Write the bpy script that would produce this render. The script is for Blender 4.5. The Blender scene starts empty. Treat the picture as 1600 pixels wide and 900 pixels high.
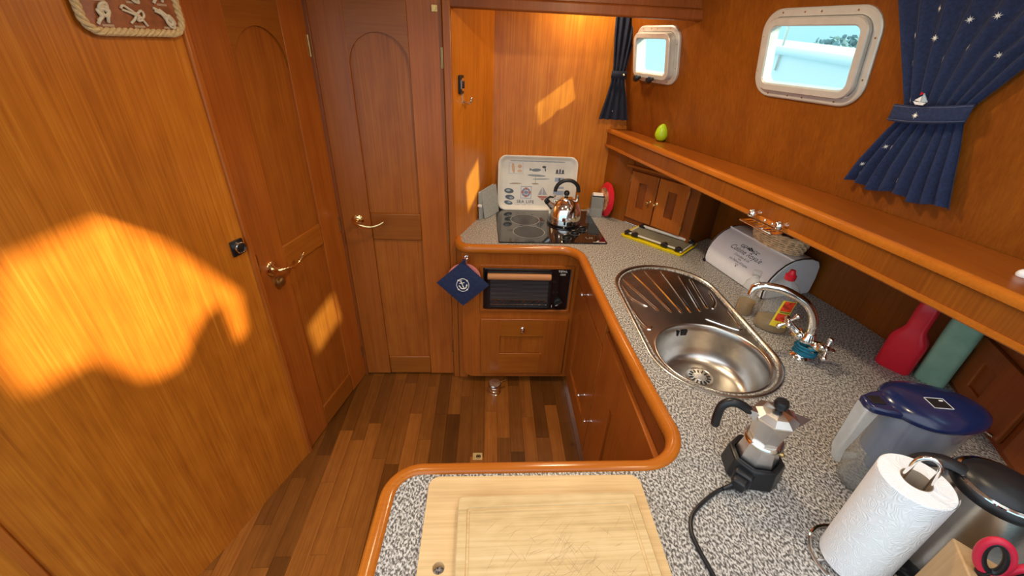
import bpy, bmesh, math, random
import numpy as np
from mathutils import Matrix, Vector
from mathutils.geometry import tessellate_polygon
random.seed(7)
C = bpy.context.scene
COL = C.collection
PI = math.pi
def R(a): return math.radians(a)

# ------------------------------------------------------------------ camera, sky, sun, exposure
cd = bpy.data.cameras.new('camera'); cam = bpy.data.objects.new('camera', cd); COL.objects.link(cam)
FPX = 660.0
_dn = Vector((-56, 1125, FPX)).normalized(); _up = -_dn
_hy = 450 - ((768-800)*_up.x + FPX*_up.z)/_up.y
_fy = Vector((768-800, _hy-450, FPX)).normalized()
_X = _fy.cross(_up)
M3 = Matrix((_X, _fy, _up))
cr, cu, cb = M3 @ Vector((1,0,0)), M3 @ Vector((0,-1,0)), M3 @ Vector((0,0,-1))
cam.matrix_world = Matrix(((cr.x,cu.x,cb.x,0),(cr.y,cu.y,cb.y,0),(cr.z,cu.z,cb.z,1.67),(0,0,0,1)))
cd.sensor_width = 36; cd.lens = FPX/1600*36; cd.clip_start = 0.02
C.camera = cam
C.view_settings.view_transform = 'Standard'; C.view_settings.look = 'None'
C.view_settings.gamma = 1; C.view_settings.use_curve_mapping = False
C.view_settings.exposure = -0.12
C.cycles.use_denoising = True
C.cycles.max_bounces = 8; C.cycles.diffuse_bounces = 5; C.cycles.transparent_max_bounces = 12
C.cycles.sample_clamp_indirect = 6

w = bpy.data.worlds.new('sky'); C.world = w; w.use_nodes = True
nt = w.node_tree; nt.nodes.clear()
o_ = nt.nodes.new('ShaderNodeOutputWorld'); bg = nt.nodes.new('ShaderNodeBackground')
tc = nt.nodes.new('ShaderNodeTexCoord'); sp = nt.nodes.new('ShaderNodeSeparateXYZ'); rp = nt.nodes.new('ShaderNodeValToRGB')
nt.links.new(tc.outputs['Generated'], sp.inputs[0]); nt.links.new(sp.outputs['Z'], rp.inputs[0])
rp.color_ramp.elements[0].position = 0.0; rp.color_ramp.elements[0].color = (0.42, 0.63, 0.70, 1)
rp.color_ramp.elements[1].position = 0.5; rp.color_ramp.elements[1].color = (0.98, 1.03, 1.10, 1)
nt.links.new(rp.outputs[0], bg.inputs['Color']); bg.inputs['Strength'].default_value = 2.15
nt.links.new(bg.outputs[0], o_.inputs[0])

sl = bpy.data.lights.new('sun', 'SUN'); so = bpy.data.objects.new('sun', sl); COL.objects.link(so)
sl.energy = 11.5; sl.color = (1.0, 0.80, 0.55); sl.angle = R(1.3)
so.rotation_euler = Vector((-1.6, 1.0, -0.96)).to_track_quat('-Z', 'Y').to_euler(); so.location = (6, -4, 5)

# ------------------------------------------------------------------ mesh builder
class MB:
    def __init__(s): s.v = []; s.f = []; s.M = Matrix()
    def add(s, vs, fs):
        b = len(s.v); s.v += [tuple(s.M @ Vector(v)) for v in vs]; s.f += [tuple(i+b for i in f) for f in fs]; return s
    def at(s, M=None): s.M = M if M is not None else Matrix(); return s
    def box(s, x0,y0,z0,x1,y1,z1):
        return s.add([(x0,y0,z0),(x1,y0,z0),(x1,y1,z0),(x0,y1,z0),(x0,y0,z1),(x1,y0,z1),(x1,y1,z1),(x0,y1,z1)],
            [(0,3,2,1),(4,5,6,7),(0,1,5,4),(1,2,6,5),(2,3,7,6),(3,0,4,7)])
    def prism(s, pts, h0, h1, ax='xy', holes=()):
        def m(p,h): return (p[0],p[1],h) if ax=='xy' else ((p[0],h,p[1]) if ax=='xz' else (h,p[0],p[1]))
        loops = [list(pts)] + [list(h) for h in holes]
        flat = [p for l in loops for p in l]; n = len(flat)
        vs = [m(p,h0) for p in flat] + [m(p,h1) for p in flat]; fs = []
        if holes:
            for t in tessellate_polygon([[Vector((p[0],p[1],0)) for p in l] for l in loops]):
                fs += [tuple(t), tuple(i+n for i in reversed(t))]
        else:
            fs += [tuple(range(n)), tuple(range(2*n-1, n-1, -1))]
        b = 0
        for l in loops:
            k = len(l)
            for i in range(k): j = (i+1)%k; fs.append((b+i, b+j, b+j+n, b+i+n))
            b += k
        return s.add(vs, fs)
    def loft(s, loops, cap0=True, cap1=True, closed=True, ring=False):
        n = len(loops[0]); vs = [p for l in loops for p in l]; fs = []
        K = len(loops)
        for k in range(K if ring else K-1):
            a = k*n; b = ((k+1)%K)*n
            for i in range(n if closed else n-1):
                j = (i+1)%n; fs.append((a+i, a+j, b+j, b+i))
        if cap0 and not ring: fs.append(tuple(reversed(range(n))))
        if cap1 and not ring: fs.append(tuple(range((K-1)*n, K*n)))
        return s.add(vs, fs)
    def lathe(s, prof, n=28, cap0=True, cap1=True, sx=1, sy=1):
        return s.loft([[(r*sx*math.cos(2*PI*i/n), r*sy*math.sin(2*PI*i/n), z) for i in range(n)] for r,z in prof], cap0, cap1)
    def tube(s, pts, r, n=8, closed=False, flat=None):
        P = [Vector(p) for p in pts]; K = len(P); loops = []; up = None
        for i in range(K):
            if closed: t = P[(i+1)%K]-P[i-1]
            else: t = P[min(i+1,K-1)]-P[max(i-1,0)]
            t = t.normalized()
            if up is None:
                up = Vector((0,0,1)) if abs(t.z) < .9 else Vector((1,0,0))
            a = (up - t*up.dot(t)).normalized(); b = t.cross(a); up = a
            rr = r[i] if isinstance(r,(list,tuple)) else r
            ra, rb = (rr, rr) if flat is None else (rr*flat[0], rr*flat[1])
            loops.append([tuple(P[i]+a*ra*math.cos(2*PI*k/n)+b*rb*math.sin(2*PI*k/n)) for k in range(n)])
        return s.loft(loops, not closed, not closed, True, ring=closed)
    def grid(s, fn, nu, nv):
        vs = [tuple(fn(i/nu, j/nv)) for j in range(nv+1) for i in range(nu+1)]
        return s.add(vs, [(j*(nu+1)+i, j*(nu+1)+i+1, (j+1)*(nu+1)+i+1, (j+1)*(nu+1)+i) for j in range(nv) for i in range(nu)])
    def ball(s, c, rx, ry=None, rz=None, nu=16, nv=10):
        ry = ry or rx; rz = rz or rx
        pr = [(max(1e-4,math.sin(PI*j/nv)), -math.cos(PI*j/nv)) for j in range(nv+1)]
        return s.loft([[(c[0]+rx*r*math.cos(2*PI*i/nu), c[1]+ry*r*math.sin(2*PI*i/nu), c[2]+rz*z) for i in range(nu)] for r,z in pr])
    def sweep(s, path, prof):      # path in xy; prof = (offset to the right of travel, z)
        P = [Vector((p[0],p[1],0)) for p in path]; K = len(P); loops = []
        for i in range(K):
            t1 = (P[min(i+1,K-1)]-P[min(i,K-2)]).normalized(); t0 = (P[max(i,1)]-P[max(i-1,0)]).normalized()
            n0 = Vector((t0.y,-t0.x,0)); n1 = Vector((t1.y,-t1.x,0)); n_ = (n0+n1).normalized(); k = 1/max(.4,n_.dot(n1))
            loops.append([(P[i].x+n_.x*o*k, P[i].y+n_.y*o*k, z) for o,z in prof])
        return s.loft(loops)
    def build(s, name, mat, parent=None, bevel=0, smooth=True, seg=2, angle=40, solid=0, sub=0):
        me = bpy.data.meshes.new(name); me.from_pydata(s.v, [], s.f); me.update()
        bm = bmesh.new(); bm.from_mesh(me)
        bmesh.ops.remove_doubles(bm, verts=bm.verts, dist=1e-6)
        bmesh.ops.recalc_face_normals(bm, faces=bm.faces); bm.to_mesh(me); bm.free()
        o = bpy.data.objects.new(name, me); COL.objects.link(o)
        if mat: me.materials.append(mat)
        if parent: o.parent = parent
        if solid:
            md = o.modifiers.new('s','SOLIDIFY'); md.thickness = solid; md.offset = 0
        if bevel:
            md = o.modifiers.new('b','BEVEL'); md.width = bevel; md.segments = seg; md.limit_method = 'ANGLE'; md.angle_limit = R(35)
        if sub:
            md = o.modifiers.new('u','SUBSURF'); md.levels = sub; md.render_levels = sub
        if smooth:
            for p in me.polygons: p.use_smooth = True
            try: me.set_sharp_from_angle(angle=R(angle))
            except Exception: pass
        return o
def tag(o, label=None, cat=None, group=None, kind=None):
    if label: o['label'] = label
    if cat: o['category'] = cat
    if group: o['group'] = group
    if kind: o['kind'] = kind
    return o
def empty(name, loc=(0,0,0), rz=0, M=None):
    o = bpy.data.objects.new(name, None); COL.objects.link(o); o.empty_display_size = .05
    if M is not None: o.matrix_world = M
    else: o.location = loc; o.rotation_euler = (0,0,rz)
    return o
def thing(name, label, cat, loc=(0,0,0), rz=0, group=None, M=None):
    return tag(empty(name, loc, rz, M), label, cat, group)
def frame(o, x, z):                      # matrix with x axis, roughly z axis, origin
    x = Vector(x).normalized(); z = Vector(z); y = z.cross(x).normalized(); z = x.cross(y).normalized()
    return Matrix(((x.x,y.x,z.x,o[0]),(x.y,y.y,z.y,o[1]),(x.z,y.z,z.z,o[2]),(0,0,0,1)))
def T(x=0,y=0,z=0): return Matrix.Translation((x,y,z))
def Rx(a): return Matrix.Rotation(R(a),4,'X')
def Ry(a): return Matrix.Rotation(R(a),4,'Y')
def Rz(a): return Matrix.Rotation(R(a),4,'Z')
def rrect(w, h, r, n=6):                 # centred rounded rectangle, counter-clockwise
    pts = []
    for cx,cy,a in ((w/2-r,h/2-r,0),(-w/2+r,h/2-r,90),(-w/2+r,-h/2+r,180),(w/2-r,-h/2+r,270)):
        for k in range(n+1):
            t = R(a+90*k/n); pts.append((cx+r*math.cos(t), cy+r*math.sin(t)))
    return pts
def arc(cx, cy, r, a0, a1, n=10):
    return [(cx+r*math.cos(R(a0+(a1-a0)*k/n)), cy+r*math.sin(R(a0+(a1-a0)*k/n))) for k in range(n+1)]
def smooth_path(pts, n=8, closed=False):
    P = [Vector(p) for p in pts]; K = len(P); out = []
    rng = range(K if closed else K-1)
    for i in rng:
        g = (lambda j: P[j%K]) if closed else (lambda j: P[max(0,min(K-1,j))])
        a,b,c,d = g(i-1),g(i),g(i+1),g(i+2)
        for k in range(n):
            t = k/n
            out.append(.5*((2*b)+(c-a)*t+(2*a-5*b+4*c-d)*t*t+(3*b-a-3*c+d)*t**3))
    if not closed: out.append(P[-1])
    return out
def text_mb(txt, size, M=None, shear=0, extr=0.0003, fn=None, align='CENTER', space=1.0):
    cu = bpy.data.curves.new('t','FONT'); cu.body = txt; cu.size = size; cu.align_x = align; cu.align_y = 'CENTER'
    cu.shear = shear; cu.extrude = extr; cu.resolution_u = 3; cu.space_character = space
    ob = bpy.data.objects.new('t', cu); COL.objects.link(ob)
    dg = bpy.context.evaluated_depsgraph_get(); dg.update()
    me = bpy.data.meshes.new_from_object(ob.evaluated_get(dg))
    vs = [v.co.copy() for v in me.vertices]; fs = [tuple(p.vertices) for p in me.polygons]
    bpy.data.objects.remove(ob); bpy.data.meshes.remove(me)
    if fn: vs = [Vector(fn(v)) for v in vs]
    elif M is not None: vs = [M @ v for v in vs]
    return vs, fs

# ------------------------------------------------------------------ materials
def mat_base(name):
    m = bpy.data.materials.new(name); m.use_nodes = True
    n = m.node_tree; b = n.nodes['Principled BSDF']; return m, n, b
def N(n, t, **k):
    x = n.nodes.new(t)
    for a,v in k.items(): setattr(x, a, v)
    return x
def ramp(n, stops, interp='LINEAR'):
    r = N(n,'ShaderNodeValToRGB'); e = r.color_ramp; e.interpolation = interp
    while len(e.elements) < len(stops): e.elements.new(.5)
    for el,(p,c) in zip(e.elements, stops): el.position = p; el.color = (*c,1)
    return r
def pm(name, col, rough=.4, metal=0, var=.06, scale=40, coat=0, trans=0, ior=1.45, bump=0, bscale=200, alpha=1, emit=None, spec=.5, sheen=0):
    m, n, b = mat_base(name)
    t = N(n,'ShaderNodeTexCoord'); no = N(n,'ShaderNodeTexNoise'); no.inputs['Scale'].default_value = scale
    n.links.new(t.outputs['Object'], no.inputs['Vector'])
    c0 = tuple(max(0,c*(1-var)) for c in col); c1 = tuple(min(1,c*(1+var)) for c in col)
    r = ramp(n, [(.3,c0),(.7,c1)]); n.links.new(no.outputs['Fac'], r.inputs[0]); n.links.new(r.outputs[0], b.inputs['Base Color'])
    b.inputs['Roughness'].default_value = rough; b.inputs['Metallic'].default_value = metal
    b.inputs['Coat Weight'].default_value = coat; b.inputs['Coat Roughness'].default_value = .1
    b.inputs['Transmission Weight'].default_value = trans; b.inputs['IOR'].default_value = ior
    b.inputs['Alpha'].default_value = alpha; b.inputs['Specular IOR Level'].default_value = spec
    b.inputs['Sheen Weight'].default_value = sheen
    if emit: b.inputs['Emission Color'].default_value = (*emit[0],1); b.inputs['Emission Strength'].default_value = emit[1]
    if bump:
        n2 = N(n,'ShaderNodeTexNoise'); n2.inputs['Scale'].default_value = bscale; n2.inputs['Detail'].default_value = 3
        n.links.new(t.outputs['Object'], n2.inputs['Vector'])
        bp = N(n,'ShaderNodeBump'); bp.inputs['Strength'].default_value = bump; bp.inputs['Distance'].default_value = .002
        n.links.new(n2.outputs['Fac'], bp.inputs['Height']); n.links.new(bp.outputs[0], b.inputs['Normal'])
    return m
def wood(name, c0, c1, c2, axis='Z', scale=9, rough=.32, coat=.35, spec=.28, contrast=1.0, streak=170, rand=False, long=.05, hue=None):
    m, n, b = mat_base(name)
    t = N(n,'ShaderNodeTexCoord'); vec = t.outputs['Object']
    if rand:
        oi = N(n,'ShaderNodeObjectInfo'); ad = N(n,'ShaderNodeVectorMath', operation='MULTIPLY_ADD')
        cx = N(n,'ShaderNodeCombineXYZ')
        for k in range(3): n.links.new(oi.outputs['Random'], cx.inputs[k])
        n.links.new(cx.outputs[0], ad.inputs[0]); ad.inputs[1].default_value = (7,11,13); n.links.new(vec, ad.inputs[2]); vec = ad.outputs[0]
    def noi(s, det, ro, along):
        mp = N(n,'ShaderNodeMapping'); sc = [s,s,s]; sc['XYZ'.index(axis)] = s*along
        mp.inputs['Scale'].default_value = sc; n.links.new(vec, mp.inputs['Vector'])
        no = N(n,'ShaderNodeTexNoise'); no.inputs['Scale'].default_value = 1; no.inputs['Detail'].default_value = det; no.inputs['Roughness'].default_value = ro
        n.links.new(mp.outputs[0], no.inputs['Vector']); return no.outputs['Fac']
    A = noi(scale, 4, .6, long); B = noi(streak, 3, .7, .018); D = noi(scale*2.2, 2, .5, .45)
    mx = N(n,'ShaderNodeMix', data_type='FLOAT'); mx.inputs[0].default_value = .55; n.links.new(A, mx.inputs[2]); n.links.new(B, mx.inputs[3])
    m2 = N(n,'ShaderNodeMix', data_type='FLOAT'); m2.inputs[0].default_value = .18; n.links.new(mx.outputs[0], m2.inputs[2]); n.links.new(D, m2.inputs[3])
    h = .22/contrast
    r = ramp(n, [(max(0,.5-h),c0),(.5,c1),(min(1,.5+h),c2)]); n.links.new(m2.outputs[0], r.inputs[0])
    out = r.outputs[0]
    if rand:
        hs = N(n,'ShaderNodeHueSaturation'); mr = N(n,'ShaderNodeMapRange'); n.links.new(oi.outputs['Random'], mr.inputs[0])
        lo, hi = rand if isinstance(rand, tuple) else (.85,1.15)
        mr.inputs[3].default_value = lo; mr.inputs[4].default_value = hi
        n.links.new(mr.outputs[0], hs.inputs['Value']); n.links.new(out, hs.inputs['Color']); out = hs.outputs[0]
    n.links.new(out, b.inputs['Base Color'])
    b.inputs['Roughness'].default_value = rough; b.inputs['Coat Weight'].default_value = coat*.35; b.inputs['Coat Roughness'].default_value = .2; b.inputs['Specular IOR Level'].default_value = spec
    bp = N(n,'ShaderNodeBump'); bp.inputs['Strength'].default_value = .12; bp.inputs['Distance'].default_value = .001
    n.links.new(B, bp.inputs['Height']); n.links.new(bp.outputs[0], b.inputs['Normal'])
    return m
TE0, TE1, TE2 = (.29,.074,.008), (.53,.165,.014), (.72,.285,.036)
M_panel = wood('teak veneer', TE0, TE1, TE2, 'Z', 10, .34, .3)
M_dpanel = wood('teak door panel', (.20,.047,.006), (.36,.100,.012), (.50,.168,.022), 'Z', 10, .34, .3)
M_frame = wood('teak solid vertical', (.24,.056,.008), (.37,.100,.013), (.48,.150,.021), 'Z', 7, .3, .35, rand=True)
M_rail = wood('teak solid horizontal', (.24,.060,.007), (.35,.103,.011), (.44,.150,.017), 'X', 7, .3, .35, rand=True)
M_railY = wood('teak solid lengthwise', (.18,.042,.006), (.27,.072,.009), (.35,.108,.014), 'Y', 7, .3, .35, rand=True)
M_dark = wood('dark teak and header shade', (.17,.040,.008), (.24,.062,.011), (.31,.090,.015), 'Z', 9, .38, .25)  # dark teak tone that also carries the shade of the header
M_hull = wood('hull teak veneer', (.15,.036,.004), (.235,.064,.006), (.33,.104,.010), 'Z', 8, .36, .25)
M_edge = wood('varnished edge teak', (.36,.095,.010), (.47,.138,.014), (.55,.185,.024), 'X', 6, .18, .7, contrast=.8, long=.3)
M_floor = wood('floor plank teak', (.14,.042,.008), (.26,.088,.014), (.38,.145,.028), 'Y', 16, .3, .35, rand=(.40,1.3), long=.06)
M_board = wood('pale beech board', (.50,.32,.14), (.70,.48,.23), (.82,.62,.34), 'X', 12, .5, .05, contrast=1.0)
M_boardy = wood('pale rubberwood board', (.40,.26,.11), (.66,.47,.23), (.80,.62,.36), 'X', 26, .55, 0, contrast=1.0, long=.04)
M_block = wood('tan beech block', (.42,.25,.11), (.54,.34,.16), (.62,.42,.22), 'Z', 14, .5, .05)
M_handlew = wood('oven handle beech', (.45,.18,.07), (.56,.25,.10), (.62,.30,.13), 'X', 20, .4, .1)
M_chrome = pm('chrome', (.86,.85,.83), .08, 1, .02)
M_brass = pm('polished brass', (.90,.66,.32), .14, 1, .04)
M_brassd = pm('dull brass', (.50,.34,.14), .35, 1, .12, 80)
M_steel = pm('brushed stainless', (.60,.575,.54), .26, 1, .08, 30, bump=.06, bscale=300)
M_steelr = pm('bright steel rim', (.78,.75,.70), .14, 1, .03)
M_alu = pm('cast aluminium', (.74,.73,.72), .27, 1, .04, 60)
M_walu = pm('satin window aluminium', (.62,.60,.575), .42, .35, .05, 30)
M_brassl = pm('pale brass', (.66,.50,.22), .4, .35, .1, 80)
M_black = pm('black plastic', (.012,.012,.014), .35, 0, .2)
M_blackg = pm('black glass', (.006,.006,.008), .06, 0, .2, coat=.6)
M_grayp = pm('printed grey', (.34,.34,.34), .4)
M_white = pm('white enamel', (.88,.90,.94), .3, 0, .02, coat=.2)
M_hullw = pm('gloss white boat paint', (.95,.95,.95), .35, 0, .01)
M_whitet = pm('white print', (.85,.85,.85), .6)
M_blackt = pm('black print', (.03,.03,.035), .6)
M_dark2 = pm('dark void', (.01,.008,.006), .8)
M_cream = pm('white headlining', (.74,.70,.62), .7)
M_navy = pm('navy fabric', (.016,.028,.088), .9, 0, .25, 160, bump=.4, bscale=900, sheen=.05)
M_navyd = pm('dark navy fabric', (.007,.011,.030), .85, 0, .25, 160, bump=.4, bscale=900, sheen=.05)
M_red = pm('red plastic', (.62,.012,.03), .35, 0, .05)
M_redg = pm('red rubber grip', (.55,.015,.045), .45, 0, .06)
M_pink = pm('pink quilted cloth', (.72,.24,.22), .85, 0, .1, 120, bump=.4, bscale=500)
M_yellow = pm('yellow plastic', (.85,.66,.01), .35, 0, .04)
M_lime = pm('lime green shell', (.42,.62,.015), .35, 0, .05, 60)
M_paper = pm('kitchen paper', (.86,.87,.88), .95, 0, .015, 60, bump=.0)
M_rope = pm('manila rope', (.70,.52,.28), .85, 0, .14, 220, bump=.5, bscale=700)
M_cord = pm('pale knot cord', (.74,.66,.52), .85, 0, .08, 300, bump=.3, bscale=900)
M_label = pm('small tan plate', (.48,.34,.24), .6)
M_wick = pm('wicker', (.70,.49,.29), .6, 0, .3, 60)
M_graycloth = pm('grey felt', (.36,.38,.38), .95, 0, .1, 90, bump=.4, bscale=400)
M_clear = None
def clear_mat(name, col, amount, rough=.08):
    m, n, b = mat_base(name); n.nodes.remove(b)
    out = n.nodes['Material Output']; g = N(n,'ShaderNodeBsdfGlossy'); g.inputs['Roughness'].default_value = rough
    t = N(n,'ShaderNodeBsdfTransparent'); t.inputs['Color'].default_value = (*col,1)
    d = N(n,'ShaderNodeBsdfDiffuse'); d.inputs['Color'].default_value = (*col,1)
    fw = N(n,'ShaderNodeLayerWeight'); fw.inputs['Blend'].default_value = .5
    pw = N(n,'ShaderNodeMath', operation='POWER'); pw.inputs[1].default_value = 4.0; n.links.new(fw.outputs['Facing'], pw.inputs[0])
    lw = N(n,'ShaderNodeMath', operation='MULTIPLY_ADD'); lw.inputs[1].default_value = .75; lw.inputs[2].default_value = .03; n.links.new(pw.outputs[0], lw.inputs[0])
    tcn = N(n,'ShaderNodeTexCoord'); no = N(n,'ShaderNodeTexNoise'); no.inputs['Scale'].default_value = 25; n.links.new(tcn.outputs['Object'], no.inputs['Vector'])
    mr = N(n,'ShaderNodeMapRange'); mr.inputs[3].default_value = amount*.7; mr.inputs[4].default_value = amount*1.3; n.links.new(no.outputs['Fac'], mr.inputs[0])
    mx = N(n,'ShaderNodeMixShader'); m2 = N(n,'ShaderNodeMixShader')
    n.links.new(mr.outputs[0], mx.inputs[0]); n.links.new(t.outputs[0], mx.inputs[1]); n.links.new(d.outputs[0], mx.inputs[2])
    n.links.new(lw.outputs[0], m2.inputs[0]); n.links.new(mx.outputs[0], m2.inputs[1]); n.links.new(g.outputs[0], m2.inputs[2])
    n.links.new(m2.outputs[0], out.inputs['Surface']); return m
M_clear = clear_mat('clear plastic', (.93,.94,.94), .10)
M_pane = clear_mat('window glass', (.74,.89,.90), .01, .02)
M_smoke = clear_mat('blue funnel plastic', (.20,.24,.44), .45)
M_green = clear_mat('green translucent plastic', (.40,.68,.54), .60, .2)
M_clear2 = clear_mat('thick clear plastic', (.90,.91,.91), .30)
M_amber = clear_mat('amber liquid', (.62,.42,.10), .35)
# speckled worktop
def speckle():
    m, n, b = mat_base('speckled laminate')
    t = N(n,'ShaderNodeTexCoord')
    a = N(n,'ShaderNodeTexNoise'); a.inputs['Scale'].default_value = 250; a.inputs['Detail'].default_value = 1.5; a.inputs['Roughness'].default_value = .6
    mp = N(n,'ShaderNodeMapping'); mp.inputs['Rotation'].default_value = (0,0,.6); mp.inputs['Scale'].default_value = (1,.62,1)
    n.links.new(t.outputs['Object'], mp.inputs[0]); n.links.new(mp.outputs[0], a.inputs['Vector'])
    r = ramp(n, [(0,(.06,.055,.055)),(.40,(.075,.07,.068)),(.46,(.21,.197,.182)),(.52,(.37,.35,.32)),(.59,(.60,.585,.56)),(1,(.64,.63,.61))])
    n.links.new(a.outputs['Fac'], r.inputs[0]); n.links.new(r.outputs[0], b.inputs['Base Color']); b.inputs['Roughness'].default_value = .42
    return m
M_lam = speckle()

# ------------------------------------------------------------------ plan curves
_hy_ = np.array([-.5,0,.4,.6,.8,1.0,1.2,1.4,1.6,1.85,2.0,2.31]); _hx_ = np.array([1.335,1.31,1.272,1.243,1.205,1.155,1.10,1.035,.96,.873,.822,.715])
_pf = np.polyfit(_hy_, _hx_, 4)
def XH(y): return float(np.polyval(_pf, y)) if y > -.5 else 1.335
def hull(y, z): return XH(y) - .2*(min(z,1.95)-1.295)
_rc = np.array([(-3,1.40),(0,1.42),(.5,1.405),(.9,1.375),(1.09,1.354),(1.207,1.337),(1.336,1.309),(1.6,1.236),(1.943,1.128)])
def XR(y): return float(np.interp(y, _rc[:,0], _rc[:,1]))
_se = np.array([(-.3,1.07),(.3,1.035),(.621,.991),(.701,.980),(.792,.966),(.901,.946),(1.04,.921),(1.196,.886),(1.394,.838),(1.743,.746),(2.0,.686),(2.31,.617)])
_ps = np.polyfit(_se[:,0], _se[:,1], 3)
def XS(y): return float(np.polyval(_ps, y))
CZ = .85

# ------------------------------------------------------------------ floor
fl = tag(MB().box(-2.0,-3,-.03,1.5,2.0,-.005).build('floor', M_dark2, smooth=False), kind='structure')
pitch = .0635; x0 = -.195 - pitch*15
meshcache = {}
col = 0; x = x0
while x < .46:
    y = -.1 - random.random()*.4
    while y < 1.86:
        L = random.choice([.28,.36,.44,.52,.62]); y1 = min(y+L, 1.90)
        if y1 - y > .03 and not (x < -1.05 and y1 > 1.2):
            k = round(y1-y, 3)
            if k not in meshcache:
                o = MB().box(0,0,-.006,pitch-.0009,k-.0009,0).build('floor_plank', M_floor, fl, smooth=False)
                meshcache[k] = o
            else:
                o = meshcache[k].copy(); COL.objects.link(o)
            o.location = (x, y, random.uniform(-.0003,.0003))
        y += L
    x += pitch; col += 1

# ------------------------------------------------------------------ left wall
plan = [(-.799,1.338),(-.828,1.255),(-.862,1.165),(-.905,1.048),(-.952,.915),(-1.005,.80),(-1.08,.685),(-1.20,.575),(-1.38,.49),(-1.65,.44),(-2.0,.43)]
pl = smooth_path([(a,b,0) for a,b in plan], 5)
mb = MB(); mb.loft([[(p.x,p.y,0) for p in pl],[(p.x,p.y,2.6) for p in pl]], False, False, closed=False)
wl = tag(mb.build('wall_left', M_panel), kind='structure')
def lp(s):  # along the panel from the door edge
    m = Vector((-.802,1.331,0)); return m + Vector((.351,.936,0))*s
q = pl[33]; q2 = pl[34]; tdir = (q2-q).normalized()
MB().at(frame((q.x,q.y,0), -tdir, (0,0,1))).box(-.012,-.006,0,.012,0,2.3).build('trim_strip', M_frame, wl, bevel=.002)
uD = Vector((.519*0+.126,.519,0)).normalized()
MB().at(frame((-.802,1.331,0), uD, (0,0,1))).box(-.014,-.010,0,.006,.03,1.95).build('trim_1', M_frame, bevel=.004)['kind'] = 'structure'
MB().box(-.684,1.842,0,-.664,1.88,1.95).build('trim_2', M_dark, bevel=.003)['kind'] = 'structure'
MB().box(-.182,1.832,0,-.150,1.90,1.95).build('trim_3', M_frame, bevel=.004)['kind'] = 'structure'

# ------------------------------------------------------------------ doors
def make_door(name, M, W, a, b, railz, lever_at, key=False, hinges=()):
    root = empty(name, M=M); root['kind'] = 'structure'
    H = 1.93; zb = .132; r = (b-a)/2; zs = 1.675 - r; th = .032
    MB().box(0,0,.012,a,th,H).build('stile', M_frame, root, bevel=.002)
    MB().box(b,0,.012,W,th,H).build('stile', M_frame, root, bevel=.002)
    MB().box(a,0.0006,.012,b,th,zb).build('rail', M_rail, root, bevel=.006)
    MB().box(a,0.0006,railz[0],b,th,railz[1]).build('rail', M_rail, root, bevel=.006)
    ar = [(a,H),(a,zs)] + [(a+r-r*math.cos(PI*k/20), zs+r*math.sin(PI*k/20)) for k in range(1,20)] + [(b,zs),(b,H)]
    MB().prism(ar, .0006, th, 'xz').build('arched_rail', M_rail, root, bevel=.004)
    MB().box(a+.0005,.010,zb,b-.0005,.02,railz[0]).build('panel', M_dpanel, root, smooth=False)
    ap = [(a+.0005,railz[1]),(b-.0005,railz[1])] + [(a+r+r*math.cos(PI*k/20), zs+r*math.sin(PI*k/20)) for k in range(0,21)]
    MB().prism(ap, .010, .02, 'xz').build('panel', M_dpanel, root, smooth=False)
    hx, hz = lever_at
    h = MB().at(T(hx,0,hz) @ Rx(90)).lathe([(.027,0),(.027,.004),(.022,.009),(.013,.011),(.011,.016)], 24).build('door_handle', M_brass, root)
    h['label'] = 'polished brass lever handle'
    pts = smooth_path([(hx,-.012,hz),(hx,-.040,hz),(hx+.018,-.052,hz-.002),(hx+.06,-.052,hz-.012),(hx+.10,-.048,hz-.004),(hx+.128,-.045,hz+.012)], 5)
    MB().tube(pts, [.0095]*6+[.0085]*10+[.007]*(len(pts)-17)+[.004], 10).build('lever', M_brass, h)
    if key:
        k = MB().at(T(hx+.02,0,hz-.066) @ Rx(90)).lathe([(.024,0),(.024,.004),(.017,.006),(.017,.016),(.012,.020)], 24).build('lock_knob', M_brassd, root)
    for hx_, hz_ in hinges:
        MB().box(hx_-.006,-.003,hz_-.035,hx_+.006,.004,hz_+.035).at(T(hx_,-.003,hz_-.036)).lathe([(.004,0),(.004,.072)],10).build('hinge', M_brassd, root)
    return root
d1 = make_door('door_1', frame((-.8003,1.338,0), uD, (0,0,1)), .520, .139, .382, (.872,.968), (.058,.918), True, [(.002,.962),(.516,1.62),(.516,.915),(.516,.18)])
d2 = make_door('door_2', frame((-.674,1.85,0), (1,0,0), (0,0,1)), .490, .134, .362, (.833,.966), (.078,.932), False, [(.489,1.60),(.489,.86),(.489,.21)])
MB().box(.455,-.004,1.748,.475,0,1.768).at(T(.465,-.004,1.758)@Rx(90)).lathe([(.006,0),(.006,.006)],10).build('latch', M_brassd, d2)

# ------------------------------------------------------------------ galley alcove walls
wb = tag(MB().prism([(-.05,.80),(.665,.80),(.735,1.29),(.600,1.99),(-.05,1.99)],2.31,2.33,'xz').build('wall_back', M_panel, smooth=False), kind='structure')
sp_u = Vector((.170,.48,0)).normalized()
ws = tag(MB().at(frame((-.154,1.838,0), sp_u, (0,0,1))).box(0,0,.80,.503,.02,2.0).build('wall_side', M_panel, smooth=False), kind='structure')
hd = tag(MB().box(-.166,1.842,1.80,.80,1.872,1.99).build('trim_4', M_dark, bevel=.002), kind='structure')  # header beam, its shade put into the darker teak colour
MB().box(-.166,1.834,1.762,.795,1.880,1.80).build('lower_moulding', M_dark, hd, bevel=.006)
mb = MB(); mb.loft([[(-2.0,y,1.95),(hull(y,1.95)+.004,y,1.95),(hull(y,1.95)+.004,y,1.975),(-2.0,y,1.975)] for y in np.linspace(.435,2.40,16)])
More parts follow.
